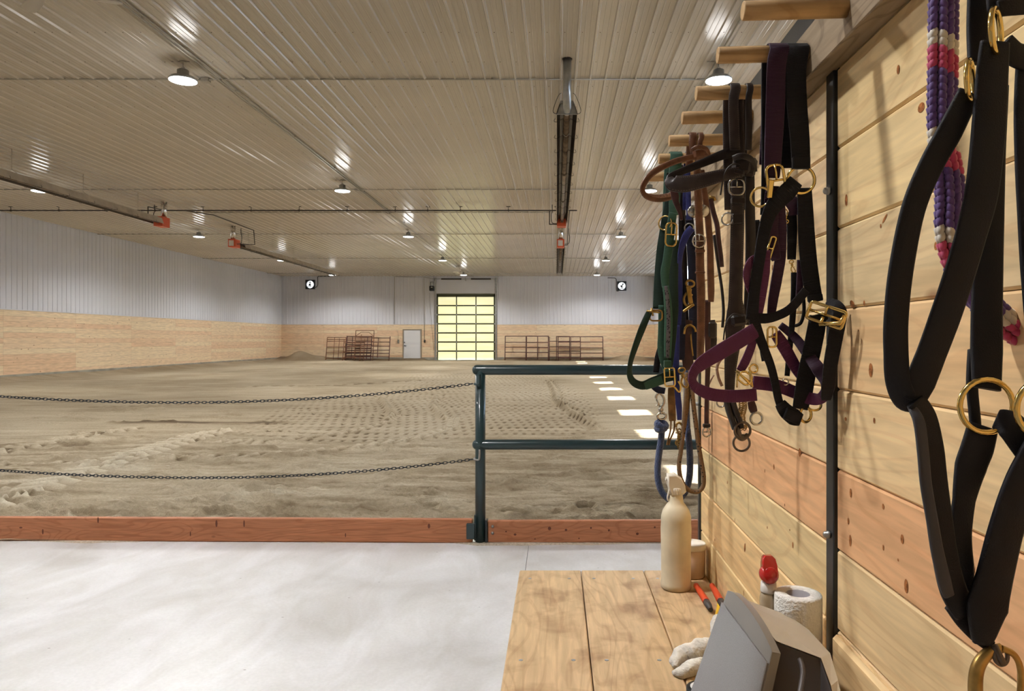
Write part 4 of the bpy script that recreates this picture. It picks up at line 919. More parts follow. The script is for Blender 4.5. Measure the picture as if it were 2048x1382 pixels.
def keeper(o, mat, c_, Y, w_, h, roll=0):
    m = MB(); k = Y/F; m.obox(V(c_, Y), (w_*k, .009, h*k), Matrix.Rotation(math.radians(-roll), 3, 'Y'), .0015); return m.build('keeper', M[mat], o)
def snap(o, mat, pts, Y, s=1., name='snap'):
    """trigger snap: swivel eye, barrel, hook with gate; pts = eye and hook tip positions"""
    a, b_ = V(pts[0], Y), V(pts[1], Y); d = b_-a; L = d.length; d.normalize(); u = d.cross(Vector((0, -1, 0))).normalized(); m = MB()
    m.tube([a+u*L*.16*math.cos(t_)-d*L*.12*math.sin(t_)+d*L*.14 for t_ in [2*math.pi*k/16 for k in range(16)]], L*.045, 7, closed=True)
    m.tube([a+d*L*.22, a+d*L*.34], L*.07, 10); m.tube([a+d*L*.34, a+d*L*.44, a+d*L*.48], [L*.10, L*.10, L*.06], 10)
    hk = [a+d*L*.46, a+d*L*.55+u*L*.10, a+d*L*.72+u*L*.16, a+d*L*.9+u*L*.11, a+d*L*.99, a+d*L*.92-u*L*.11, a+d*L*.80-u*L*.13]
    m.tube(sp(hk, 4), L*.05, 8); m.tube([a+d*L*.50-u*L*.03, a+d*L*.78-u*L*.12], L*.035, 7); m.tube([a+d*L*.56-u*L*.05, a+d*L*.56-u*L*.16], L*.03, 6)
    return m.build(name, M[mat], o)
HG = 'halters and bridles hanging from the wooden pegs'
def hung(name, label, cat, Yp): return thing(name, label, cat, (.34, Yp, ZP), None)

# ================================================================== A. big black halter at the right edge
A = hung('halter', 'large black halter with brass rings at the right edge, nearest the camera', 'halter', .53); Y = .53
strap(A, 'cheek_strap', 'black_halter', [(1938, 186), (1900, 262), (1860, 335), (1826, 420), (1802, 540), (1792, 640), (1792, 710), (1796, 765), (1812, 800, .002), (1838, 806, .004)], Y, [44, 50, 50, 50, 50, 48, 46, 46, 46, 40], tw=[0, 0, 8, 8, 5, 0, -10, -25, -30, -20], th=.004)
strap(A, 'cheek_strap', 'black_halter', [(1990, 84, -.01), (1984, 150, -.01), (1978, 250, -.01), (1964, 380, -.01), (1942, 470, -.008), (1915, 560, -.006), (1888, 640, -.004), (1862, 710), (1840, 765), (1826, 802)], Y, [56, 62, 66, 68, 66, 66, 66, 64, 60, 44], tw=[0, 0, 0, 5, 10, 10, 10, 10, 0, 0], th=.004)
strap(A, 'throat_strap', 'black_halter', [(1992, 170, .03), (1984, 300, .03), (1978, 440, .03), (1974, 600, .025), (1973, 700, .02), (1973, 778, .012)], Y, [52, 56, 62, 64, 66, 58], th=.004)
strap(A, 'throat_strap', 'black_halter', [(1946, 700, .035), (1944, 770, .03), (1950, 840, .03), (1952, 880, .025)], Y, [20, 22, 22, 20], th=.004)
ring(A, 'ring', 'brass', (1940, 160, -.005), Y, 38, 5.5, (.75, -.6, 0))
ring(A, 'ring', 'brass', (1992, 62, -.012), Y, 42, 6, (.7, -.65, 0))
ring(A, 'ring', 'brass', (1973, 812, .008), Y, 54, 6)
ring(A, 'ring', 'brass', (2092, 818, -.01), Y, 58, 6.5)
strap(A, 'noseband', 'black_halter', [(1966, 852, .012), (1955, 895, .01), (1941, 935, .01), (1928, 1000, .008), (1921, 1070, .006), (1925, 1130, .006), (1934, 1182, .004)], Y, [62, 66, 64, 54, 48, 44, 30], tw=[0, 0, 0, 15, 10, 0, 0], th=.004)
strap(A, 'noseband', 'black_halter', [(1992, 838, .01), (2020, 850, .004), (2048, 885, .002), (2085, 935)], Y, [40, 58, 60, 60], th=.004)
strap(A, 'chin_strap', 'black_halter', [(1830, 800, -.003), (1850, 838, -.003), (1862, 900), (1869, 965), (1880, 1040), (1890, 1110), (1906, 1178), (1932, 1228)], Y, [50, 56, 56, 56, 54, 54, 56, 46], tw=[30, 20, 12, 12, 12, 10, 10, 0], th=.005)
strap(A, 'chin_strap', 'black_halter', [(2096, 868, -.01), (2068, 920, -.008), (2040, 975, -.008), (2012, 1060, -.006), (1990, 1150, -.004), (1974, 1216, -.006), (1964, 1288, -.006)], Y, [64, 68, 70, 72, 76, 82, 34], tw=[0, 0, 5, 5, 5, 0, 0], th=.005)
strap(A, 'chin_loop', 'black_halter', [(1912, 1205, .004), (1932, 1238, .004), (1956, 1268, .004), (1980, 1292, .002)], Y, [50, 44, 36, 24], th=.005)
M['grey_lining'] = simple('grey_strap_lining', (.040, .038, .046), .6)
strap(A, 'strap_lining', 'grey_lining', [(1818, 812, -.004), (1828, 822, -.008), (1839, 848, -.012), (1846, 905, -.012), (1852, 970, -.012), (1864, 1040, -.012), (1874, 1100, -.012), (1888, 1160, -.010), (1898, 1192, -.008)], Y, [8, 18, 22, 22, 22, 22, 24, 26, 20], th=.003)
strap(A, 'crown_strap', 'black_halter', [(1966, -130, .02), (1962, -20, .02), (1958, 60, .018), (1958, 128, .012)], Y, [54, 54, 50, 44], th=.004)
strap(A, 'crown_strap', 'black_halter', [(2004, -130), (2000, -40), (1998, 24)], Y, [60, 58, 44], th=.004)
strap(A, 'crown_strap', 'black_halter', [(1995, 18, -.004), (2030, 12, -.004), (2090, 8)], Y, [30, 36, 36], th=.004)
strap(A, 'brow_strap', 'black_halter', [(2008, 86, -.006), (2032, 110, -.004), (2070, 120)], Y, [42, 48, 56], th=.004)
strap(A, 'cheek_strap', 'black_halter', [(2050, 120), (2046, 220), (2050, 330), (2056, 430), (2064, 540), (2078, 700), (2090, 770)], Y, [34, 34, 38, 40, 44, 44, 44], th=.004)
m = MB(); k_ = Y/F; cA = V((1995, 1342, -.004), Y)
pts = [cA+Vector((a*k_, 0, -b_*k_)) for a, b_ in ((8, -46), (-18, -36), (-38, -10), (-44, 26), (-40, 70), (-22, 108), (8, 126), (36, 112), (44, 84))]; m.tube(sp(pts, 5), [.0035+.0018*math.sin(math.pi*i/40) for i in range(len(sp(pts, 5)))], 10)
pts = [cA+Vector((a*k_, -.002, -b_*k_)) for a, b_ in ((4, -48), (30, -34), (42, -6), (42, 40), (38, 84), (42, 100))]; m.tube(sp(pts, 5), .0024, 8)
m.build('snap', M['brass_old'], A)
m = MB(); m.torus(V((2002, 1312, -.006), Y), 16*k_, 4.5*k_, (.3, -1, .2)); m.tube([V((1988, 1290, -.006), Y), V((2008, 1330, -.010), Y)], 7*k_, 8); m.build('swivel', M['steel_dark'], A)

# ================================================================== purple braided rope
R_ = hung('lead_rope', 'purple, white and pink braided rope hanging behind the large black halter', 'rope', .69)
def braid(pts, Y, wpx, o, name='braid'):
    pa = sp([V(p, Y) for p in pts], 10); m = MB(); k_ = Y/F; acc = 0; i = 0; wd = wpx*k_
    L = [0]; 
    for a, b_ in zip(pa, pa[1:]): L.append(L[-1]+(b_-a).length)
    def at_(s_):
        s_ = max(0, min(L[-1]-1e-6, s_)); j = max(0, np.searchsorted(L, s_)-1); j = min(j, len(pa)-2); u = (s_-L[j])/(L[j+1]-L[j]); return pa[j].lerp(pa[j+1], u), (pa[j+1]-pa[j]).normalized()
    pitch = wd*.27; n = int(L[-1]/pitch)
    for r in range(n+1):
        for c_ in range(4):
            s_ = r*pitch+(pitch*.5 if c_ % 2 else 0); p, t_ = at_(s_); sd = t_.cross(Vector((0, -1, 0))).normalized()
            off = (c_-1.5)/1.5*wd*.37; ctr = p+sd*off+Vector((0, 1, 0))*(abs(c_-1.5)-1)*wd*.16
            dr = (t_+sd*(.28 if c_ % 2 else -.28)).normalized(); ph = (r+c_//2*1+(c_ % 2)*5) % 10
            ph = (r+(0, 1, 1, 2)[c_]) % 13; m.col = (.72, .66, .58) if ph in (0, 1) else ((.50, .045, .13) if ph in (2, 3, 4) else (.095, .042, .20))
            h = pitch*.85; m.tube([ctr-dr*h, ctr-dr*h*.6, ctr, ctr+dr*h*.6, ctr+dr*h], [wd*.04, wd*.12, wd*.155, wd*.12, wd*.04], 7)
            q_ = ctr+Vector((0, 1, 0))*wd*.18; m.tube([q_-dr*h, q_, q_+dr*h], [wd*.04, wd*.155, wd*.04], 6)
    m.build(name, M['braid'], o)
braid([(1894, -110), (1892, -20), (1891, 60), (1890, 150), (1889, 230), (1893, 300), (1902, 350), (1905, 400), (1904, 450), (1912, 500), (1930, 545), (1965, 595), (2005, 635), (2040, 662), (2080, 680), (2130, 690)], .69, 56, R_)

# ================================================================== B. purple halter and black halter on the same peg
B = hung('halter', 'dark purple nylon halter with brass buckles, right of the brown bridles', 'halter', 1.167); Y = 1.15
drape(B, 'crown_strap', 'purple_dark', 1553, 1.167, [38, 38, 38, 36, 33, 30, 28], [(1553, 130), (1551, 200), (1548, 270), (1545, 330), (1544, 356)], back=[(1545, 150), (1541, 240), (1537, 330)])
strap(B, 'crown_strap', 'black_halter', [(1531, 100, .03), (1530, 200, .03), (1531, 300, .03), (1530, 385, .03), (1528, 430, .03)], Y, 16)
buckle(B, 'brass', (1552, 361, -.006), Y, 34, 62, 3., roll=8)
m = MB(); m.obox(V((1541, 378, -.010), Y), (.009, .004, .030), Matrix.Rotation(.1, 3, 'Y'), .0015); m.build('buckle_tip', M['brass'], B)
ring(B, 'ring', 'brass', (1521, 394), Y, 19, 2.4, (-.4, -1, 0))
strap(B, 'cheek_strap', 'purple_dark', [(1545, 372), (1542, 420), (1541, 470), (1546, 500), (1553, 520, -.004)], Y, [26, 30, 30, 28, 18])
strap(B, 'cheek_strap', 'purple_dark', [(1560, 400, .006), (1562, 450, .006), (1561, 510, .006), (1553, 560, .006), (1546, 600, .006), (1542, 634, .006)], Y, [18, 22, 22, 22, 20, 16])
buckle(B, 'brass', (1541, 497, -.006), Y, 10, 48, 2., roll=-18, tongue=False)
strap(B, 'side_loop', 'purple_web', [(1524, 512), (1506, 520, -.006), (1496, 536, -.008), (1494, 556, -.008), (1503, 582, -.006), (1514, 600, -.004), (1520, 622)], Y, [12, 18, 20, 19, 18, 17, 14], tw=[20, 20, 30, 30, 20, 10, 10])
strap(B, 'cheek_strap', 'purple_web', [(1534, 500, -.006), (1530, 545, -.008), (1524, 590, -.008), (1517, 634, -.006), (1510, 668, -.006), (1500, 700, -.006), (1490, 724, -.006), (1480, 742, -.004)], Y, [14, 19, 17, 13, 15, 17, 18, 16])
strap(B, 'noseband', 'purple_web', [(1512, 660, -.01), (1480, 680, -.014), (1440, 704, -.020), (1405, 726, -.024), (1388, 744, -.024), (1385, 762, -.024), (1394, 776, -.022), (1420, 788, -.018), (1450, 792, -.014), (1480, 792, -.010), (1513, 789, -.006)], Y, [30, 31, 31, 28, 22, 20, 22, 25, 25, 25, 25], tw=[0, 0, 0, 10, 25, 30, 20, 0, 0, 0, 0])
strap(B, 'noseband', 'purple_web', [(1506, 765, .004), (1535, 768, .006), (1562, 774, .008), (1590, 785, .008), (1620, 797, -.01), (1642, 796, -.03), (1655, 780, -.045), (1657, 764, -.045)], Y, [27, 27, 26, 25, 24, 24, 24, 20])
strap(B, 'noseband', 'purple_web', [(1550, 666, .012), (1566, 690, .012), (1584, 722, .010), (1598, 745, .006), (1618, 768, -.005)], Y, [22, 26, 24, 22, 20])
strap(B, 'chin_strap', 'purple_dark', [(1560, 650, .015), (1590, 675, .01), (1618, 712, -.005), (1640, 742, -.025), (1656, 768, -.045), (1650, 796, -.04)], Y, [14, 18, 22, 28, 28, 20])
buckle(B, 'brass', (1544, 674, .0), Y, 18, 40, 2.2, roll=0)
buckle(B, 'brass', (1490, 756, -.012), Y, 26, 22, 2.2, roll=-38, tongue=False)
m = MB(); k_ = Y/F; m.tube([V((1472, 742, -.012), Y), V((1505, 772, -.012), Y)], 2.4*k_, 7); m.tube([V((1500, 742, -.012), Y), V((1504, 774, -.012), Y)], 3.*k_, 7); m.tube([V((1474, 745, -.01), Y), V((1474, 775, -.01), Y)], 1.6*k_, 6); m.build('square_fitting', M['brass'], B)
ring(B, 'ring', 'brass', (1507, 737), Y, 8, 2.2)

Cc = hung('halter', 'plain black nylon halter with brass rings, hanging beside the dark steel post', 'halter', 1.16); Y = 1.15
drape(Cc, 'crown_strap', 'black_web', 1592, 1.167, [40, 40, 40, 38, 36, 34], [(1592, 140), (1594, 210), (1600, 280), (1602, 334)], back=[(1586, 150), (1581, 240), (1582, 336)])
keeper(Cc, 'black_web', (1602, 326, -.004), Y, 35, 24)
ring(Cc, 'ring', 'brass', (1602, 360), Y, 27, 3.4)
strap(Cc, 'brow_strap', 'black_web', [(1592, 362, -.006), (1576, 382, -.008), (1553, 405, -.010), (1538, 430, -.010), (1527, 470, -.010), (1517, 530, -.010), (1508, 590, -.010), (1504, 640, -.008)], Y, [30, 36, 34, 28, 24, 22, 22, 26])
strap(Cc, 'cheek_strap', 'black_web', [(1609, 376), (1611, 430), (1615, 500), (1622, 560), (1632, 604)], Y, [28, 32, 34, 34, 28])
keeper(Cc, 'black_web', (1630, 596, -.003), Y, 29, 14, 8)
buckle(Cc, 'brass', (1652, 630, -.075), Y, 70, 32, 3.2, roll=-20, rnd=.15, normal=(-.9, -1, 0))
m = MB(); k_ = Y/F; m.tube([V((1640, 649, -.075), Y), V((1680, 646, -.10), Y), V((1690, 632, -.105), Y)], 4.4*k_, 8); m.tube([V((1640, 650, -.075), Y), V((1646, 634, -.075), Y)], 3*k_, 7); m.build('buckle_plate', M['brass'], Cc)
strap(Cc, 'cheek_strap', 'black_web', [(1636, 632, -.006), (1632, 660, -.006), (1624, 700, -.006), (1614, 745, -.006), (1607, 785, -.006), (1600, 818, -.004)], Y, [34, 36, 36, 36, 36, 30])
keeper(Cc, 'black_web', (1636, 636, -.008), Y, 37, 15, 12)
strap(Cc, 'cheek_strap', 'black_web', [(1656, 602, -.05), (1672, 610, -.065), (1680, 626, -.07), (1675, 652, -.07), (1668, 690, -.068), (1661, 730, -.06), (1656, 775, -.05), (1652, 800, -.04)], Y, [14, 22, 27, 29, 28, 27, 25, 18])
strap(Cc, 'throat_strap', 'black_web', [(1500, 634, -.008), (1530, 637, -.010), (1556, 631, -.010), (1580, 618, -.010), (1600, 596, -.008), (1612, 580, -.004)], Y, [20, 20, 18, 18, 18, 16])
strap(Cc, 'throat_strap', 'black_web', [(1508, 640, -.009), (1517, 668, -.010), (1529, 700, -.010), (1541, 730, -.010), (1550, 765, -.010), (1556, 795, -.010), (1562, 815, -.008)], Y, [22, 20, 18, 16, 16, 16, 15])
strap(Cc, 'loose_end', 'black_web', [(1522, 672, -.004), (1524, 700, -.004), (1528, 722, -.004)], Y, 9)
strap(Cc, 'hanging_strap', 'black_web', [(1583, 424, .012), (1584, 460, .012), (1583, 519, .012)], Y, [20, 21, 17])
strap(Cc, 'hanging_strap', 'black_web', [(1588, 545, .012), (1588, 590, .012), (1584, 650, .012), (1578, 710, .012), (1574, 752, .012)], Y, [12, 13, 12, 11, 10])
strap(Cc, 'hanging_strap', 'purple_dark', [(1580, 400, .008), (1590, 415, .006), (1592, 430, .008)], Y, 28)
m = MB(); m.tube([V((1571, 440, .008), Y), V((1570, 446, .008), Y)], 2*k_, 6); m.build('rivet', M['brass'], Cc)
snap(Cc, 'brass', [(1573, 447), (1570, 418)], Y+.01)
snap(Cc, 'brass', [(1582, 520), (1588, 546)], Y+.012)
cord(Cc, 'side_loop', 'black_halter', [(1606, 585, .01), (1608, 620, .01), (1602, 645, .01), (1590, 652, .01)], Y, 3.5)
strap(Cc, 'side_loop', 'purple_dark', [(1601, 520, .006), (1600, 560, .006), (1598, 600, .008)], Y, 14)
strap(Cc, 'noseband', 'black_web', [(1560, 806, -.012), (1572, 822, -.014), (1588, 834, -.014), (1602, 840, -.012)], Y, [22, 30, 34, 24])
keeper(Cc, 'black_web', (1585, 832, -.016), Y, 34, 24, -22)
ring(Cc, 'ring', 'brass', (1611, 829), Y, 15, 3.2, (.5, -1, 0))
ring(Cc, 'ring', 'brass', (1624, 806, .004), Y, 18, 2.6, (.1, -1, .9))
ring(Cc, 'ring', 'silver', (1571, 764, .008), Y, 6, 1.6)

# ================================================================== C. dark brown bridle
D = hung('bridle', 'dark brown leather bridle with raised browband and bit rings', 'bridle', 1.348); Y = 1.33
drape(D, 'crownpiece', 'dark_leather', 1467, 1.348, [20, 20, 20, 20, 20], [(1467, 200), (1468, 250), (1470, 300)], back=[(1456, 200), (1456, 300), (1459, 420)])
drape(D, 'crownpiece', 'plain_dark_leather', 1496, 1.348, [13, 13, 13, 13, 13], [(1497, 200), (1498, 250), (1497, 300)], back=[(1488, 200), (1488, 300), (1486, 420)])
strap(D, 'crownpiece', 'dark_leather', [(1482, 180, .02), (1482, 250, .02), (1484, 310, .02)], Y, 11)
strap(D, 'browband', 'plain_dark_leather', [(1482, 302, .02), (1450, 308, .016), (1410, 324, .01), (1370, 340, .004), (1346, 350, 0), (1339, 356, -.004), (1341, 364, -.010)], Y, [20, 20, 17, 15, 13, 12, 16], label='rear side of the browband loop')
strap(D, 'browband', 'dark_leather', [(1338, 356, -.008), (1345, 366, -.014), (1370, 368, -.018), (1405, 361, -.020), (1440, 352, -.018), (1478, 344, -.014)], Y, [14, 32, 33, 29, 25, 21], th=.004)
strap(D, 'browband_end', 'oxblood', [(1345, 376, -.008), (1350, 392, -.008), (1352, 404, -.006), (1360, 425, -.004), (1363, 440, -.004)], Y, [12, 16, 12, 9, 5])
m = MB()
for c_, s_ in (((1484, 328, -.006), (.034, .016, .034)), ((1500, 335, .0), (.022, .018, .036)), ((1476, 345, -.012), (.026, .012, .016))):
    m.obox(V(c_, Y), s_, Matrix.Rotation(.2, 3, 'Y'), .005)
m.strap([V((1466, 318, -.012), Y), V((1485, 312, -.018), Y), V((1504, 322, -.012), Y), V((1508, 344, -.004), Y)], .012, .004)
m.build('knot', M['plain_dark_leather'], D)
cord(D, 'lace', 'plain_dark_leather', [(1480, 331, -.018), (1468, 328, -.020), (1458, 334, -.020), (1450, 346, -.020), (1445, 364, -.018), (1441, 390, -.016)], Y, 1.8, 6)
strap(D, 'cheekpiece', 'dark_leather', [(1474, 350), (1475, 380, -.004), (1475, 430), (1474, 480), (1473, 520), (1472, 560), (1471, 600), (1472, 622), (1470, 650), (1466, 676)], Y, [22, 25, 27, 27, 27, 27, 28, 36, 40, 30])
strap(D, 'cheekpiece', 'plain_dark_leather', [(1500, 350, .01), (1500, 420, .01), (1501, 480, .01), (1499, 540, .01), (1496, 600, .01), (1492, 650, .01)], Y, [18, 20, 20, 18, 16, 14])
strap(D, 'cheekpiece', 'black_web', [(1513, 440, .02), (1516, 480, .02), (1519, 505, .02)], Y, [12, 14, 12])
buckle(D, 'silver', (1473, 374, -.006), Y, 30, 32, 2.2)
keeper(D, 'plain_dark_leather', (1476, 402, -.004), Y, 28, 12)
keeper(D, 'plain_dark_leather', (1475, 438, -.004), Y, 22, 20)
ring(D, 'ring', 'silver', (1455, 438), Y, 12, 1.8, (-.7, -1, 0))
cord(D, 'thin_strap', 'plain_dark_leather', [(1428, 470, .05), (1432, 500, .05), (1438, 540, .05), (1444, 580, .05), (1447, 620, .05), (1445, 655, .05)], Y, 3.2)
cord(D, 'lace', 'plain_dark_leather', [(1482, 632, -.008), (1468, 628, -.010), (1457, 638, -.010), (1450, 656, -.010), (1447, 680, -.008)], Y, 1.8, 6)
m = MB(); m.obox(V((1478, 640, -.002), Y), (.030, .012, .022), Matrix.Rotation(-.15, 3, 'Y'), .005); m.build('knot', M['plain_dark_leather'], D)
strap(D, 'rein', 'dark_leather', [(1468, 670, .004), (1463, 710, .006), (1460, 750, .008), (1459, 790, .008), (1457, 806, .008)], Y, [34, 28, 22, 18, 12])
cord(D, 'rein', 'plain_dark_leather', [(1452, 795, .004), (1457, 820), (1464, 840), (1470, 858)], Y, 6.5, 10)
cord(D, 'rein', 'plain_dark_leather', [(1463, 795), (1470, 820), (1478, 840), (1482, 856)], Y, 6.5, 10)
ring(D, 'bit_ring', 'steel_dark', (1485, 861, -.004), Y, 16.5, 2.6, (.15, -1, 0))
ring(D, 'bit_ring', 'steel_dark', (1483, 886, .002), Y, 16, 2.4, (-.1, -1, 0))
m = MB(); m.tube(sp([V((1474, 852, 0), Y), V((1478, 872, 0), Y), V((1487, 876, 0), Y), V((1496, 868, 0), Y)], 4), [.003, .005, .006, .0065, .0065, .006, .006, .006, .0055, .005, .005, .004, .003][:13], 8) if len(sp([0*Vector((0, 0, 0))]*4, 4)) == 13 else None
m.build('bit_mouthpiece', M['steel_dark'], D)
ring(D, 'loose_ring', 'silver', (1513, 837), Y, 12, 2.6, (.1, -1, 0))
strap(D, 'leather_tab', 'oxblood', [(1502, 803, .002), (1505, 815), (1508, 824)], Y, [14, 17, 14])
m = MB(); u = 0; r_ = random.Random(2)
for i in range(17):
    z = 800+i*3.6; 
    for s_ in (-1, 1):
        m.torus(V((1484+s_*3.6+2*math.sin(i*.5), z, .002*s_), Y), 3.6*k_*1.16, 1.1*k_, (r_.uniform(-.8, .8), -1, r_.uniform(-.6, .6)), 1.2, n=10, m=5)
m.build('curb_chain', M['brass_old'], D)
ring(D, 'ring', 'silver', (1442, 806, .004), Y, 8, 1.8, (-.3, -1, 0))

# ================================================================== D. brown leather bridle
E_ = hung('bridle', 'chestnut brown leather bridle with a wide browband loop at the left', 'bridle', 1.67); Y = 1.65
drape(E_, 'crownpiece', 'brown_leather', 1384, 1.67, [15, 15, 15, 15, 13], [(1385, 285), (1387, 300), (1390, 318)], back=[(1380, 290), (1378, 340)], rr=.0165)
drape(E_, 'crownpiece', 'brown_leather', 1400, 1.67, [10, 10, 10, 10, 10], [(1400, 285), (1401, 300), (1402, 318)], back=[(1396, 290), (1394, 340)], rr=.0165)
m = MB(); m.obox(V((1401, 308, -.004), Y), (.036, .020, .026), Matrix.Rotation(-.15, 3, 'Y'), .006); m.obox(V((1410, 318, .002), Y), (.028, .018, .024), Matrix.Rotation(.3, 3, 'Y'), .006)
m.strap([V((1384, 300, -.014), Y), V((1396, 294, -.02), Y), V((1412, 298, -.016), Y), V((1418, 312, -.008), Y)], .010, .004); m.build('knot', M['brown_leather'], E_)
strap(E_, 'browband', 'brown_leather', [(1398, 312, .0), (1375, 316, -.012), (1350, 323, -.03), (1325, 334, -.045), (1303, 348, -.056), (1290, 364, -.062), (1285, 378, -.062), (1289, 389, -.058), (1298, 395, -.050), (1314, 398, -.040), (1332, 396, -.028), (1350, 390, -.014)], Y, [12, 12, 12, 12, 12, 11, 10, 10, 11, 12, 13, 12], tw=[0, 0, 0, 0, 0, 10, 20, 10, 0, 0, 0, 0], th=.005)
strap(E_, 'browband_padding', 'padding', [(1288, 387, -.055), (1298, 392, -.048), (1314, 394, -.038), (1332, 392, -.026), (1344, 388, -.018)], Y, [7, 8, 9, 9, 8], th=.008, label='padded inner side of the browband')
strap(E_, 'cheekpiece', 'brown_leather', [(1394, 325), (1395, 370), (1398, 430), (1400, 480), (1400, 530), (1402, 580), (1402, 640), (1401, 690), (1400, 735)], Y, [14, 15, 15, 16, 17, 17, 16, 15, 13])
strap(E_, 'cheekpiece', 'brown_leather', [(1404, 340, .008), (1410, 390, .008), (1416, 440, .008), (1420, 490, .008), (1421, 540, .008), (1422, 580, .008), (1422, 604, .008)], Y, [10, 12, 13, 13, 14, 14, 11])
cord(E_, 'rolled_strap', 'oxblood', [(1421, 398, .012), (1427, 425, .012), (1434, 450, .012), (1437, 480, .012), (1441, 510, .012), (1443, 534, .012)], Y, 5.2)
m = MB(); m.tube([V((1418, 394, .01), Y), V((1428, 396, .01), Y), V((1430, 402, .01), Y)], .0045, 8); m.build('strap_tip', M['brass_old'], E_)
for c_ in ((1388, 423, .004), (1406, 422, .004)):
    m = MB(); m.lathe([(.0155, 0), (.014, .003), (.006, .005), (0, .005)], V(c_, Y), 18, Matrix.Rotation(math.pi/2, 3, 'X')); m.build('concho', M['silver'], E_)
buckle(E_, 'silver', (1398, 482, -.006), Y, 25, 27, 1.6, rnd=.5)
keeper(E_, 'brown_leather', (1400, 502, -.004), Y, 19, 6)
keeper(E_, 'brown_leather', (1400, 545, -.004), Y, 19, 5)
strap(E_, 'rein', 'oxblood', [(1415, 600, .012), (1415, 660, .012), (1416, 720, .012), (1414, 780, .012), (1413, 830, .012), (1413, 852, .01)], Y, [12, 12, 11, 9, 9, 9])
keeper(E_, 'plain_dark_leather', (1413, 851, .008), Y, 15, 7)
buckle(E_, 'silver', (1414, 864, .008), Y, 17, 19, 1.8, rnd=.5)
strap(E_, 'rein', 'plain_dark_leather', [(1424, 640, .018), (1426, 680, .018), (1424, 720, .018)], Y, [12, 16, 10])
m = MB(); m.obox(V((1424, 660, .014), Y), (.022, .014, .040), None, .005); m.build('knot', M['plain_dark_leather'], E_)
cord(E_, 'rein', 'padding', [(1452, 712, .03), (1441, 720, .03), (1434, 735, .03), (1437, 755, .03), (1444, 772, .03)], Y, 3.0)
cord(E_, 'lace', 'padding', [(1428, 750, .02), (1422, 760, .02), (1417, 772, .02)], Y, 1.5, 6)

# ================================================================== E. green halter, and what hangs behind it
G = hung('halter', 'green nylon halter with brass buckles, hanging furthest left', 'halter', 1.837); Y = 1.815
drape(G, 'crown_strap', 'green_web', 1351, 1.837, [24, 24, 24, 22, 20, 18], [(1351, 330), (1350, 360), (1349, 400), (1348, 430)], back=[(1341, 330), (1337, 420), (1334, 470)])
strap(G, 'crown_strap', 'green_dark', [(1338, 345, .02), (1336, 400, .02), (1330, 450, .016), (1324, 500, .012), (1320, 560, .01), (1318, 618, .008)], Y, [10, 14, 18, 22, 24, 25])
strap(G, 'cheek_strap', 'green_web', [(1346, 425, -.002), (1342, 455), (1338, 490), (1334, 520), (1330, 545), (1331, 575)], Y, [16, 17, 17, 17, 18, 14])
buckle(G, 'brass', (1342, 469, -.006), Y, 21, 46, 2., roll=-3)
ring(G, 'ring', 'brass', (1330, 446, .008), Y, 14, 1.6, (-.7, -1, 0))
strap(G, 'cheek_strap', 'green_dark', [(1350, 480, .008), (1348, 520, .008), (1346, 570, .008), (1344, 620, .008), (1340, 680, .008), (1336, 735, .008)], Y, [16, 18, 20, 26, 24, 18])
strap(G, 'cheek_strap', 'green_pattern', [(1331, 572, -.004), (1335, 600, -.006), (1337, 640, -.006), (1336, 680, -.006), (1335, 716, -.005)], Y, [12, 15, 16, 16, 13])
strap(G, 'cheek_strap', 'green_web', [(1322, 610, .004), (1324, 660, .004), (1324, 700, .004), (1332, 735, .004), (1338, 745, .002)], Y, [10, 16, 18, 16, 12])
keeper(G, 'green_web', (1335, 728, -.006), Y, 15, 14)
strap(G, 'noseband', 'green_dark', [(1300, 622, -.002), (1294, 634, -.004), (1283, 660, -.008), (1270, 695, -.012), (1261, 725, -.014), (1259, 748, -.014), (1267, 764, -.012), (1285, 771, -.008), (1305, 764, -.004), (1330, 755, -.002), (1352, 750)], Y, [12, 13, 15, 14, 13, 13, 15, 17, 19, 20, 20], tw=[0, 0, 20, 30, 40, 30, 10, 0, 0, 0, 0])
strap(G, 'noseband', 'green_web', [(1290, 773, -.010), (1305, 767, -.008), (1325, 760, -.006)], Y, [14, 17, 17])
buckle(G, 'brass', (1339, 754, -.008), Y, 20, 36, 1.8, roll=3, rnd=.2)
buckle(G, 'brass_old', (1312, 631, -.002), Y, 25, 21, 1.8, rnd=.3, bars=0, tongue=False)
m = MB(); k_ = Y/F; m.tube([V((1293, 622, -.003), Y), V((1320, 625, -.003), Y)], 2*k_, 6); m.tube([V((1303, 616, -.003), Y), V((1306, 632, -.003), Y)], 2*k_, 6); m.build('square_fitting', M['brass_old'], G)
m = MB(); m.tube(sp([V((1336, 772), Y), V((1348, 774), Y), V((1358, 784), Y), V((1361, 772), Y), V((1356, 762), Y)], 4), 2*k_, 6); m.build('ring', M['brass'], G)
strap(G, 'throat_strap', 'black_web', [(1322, 690, .01), (1316, 715, .01), (1312, 745, .01)], Y, [10, 13, 12])
strap(G, 'chin_strap', 'blue_dark', [(1305, 772, .002), (1316, 779, .002), (1330, 782, .004)], Y, [10, 14, 12])

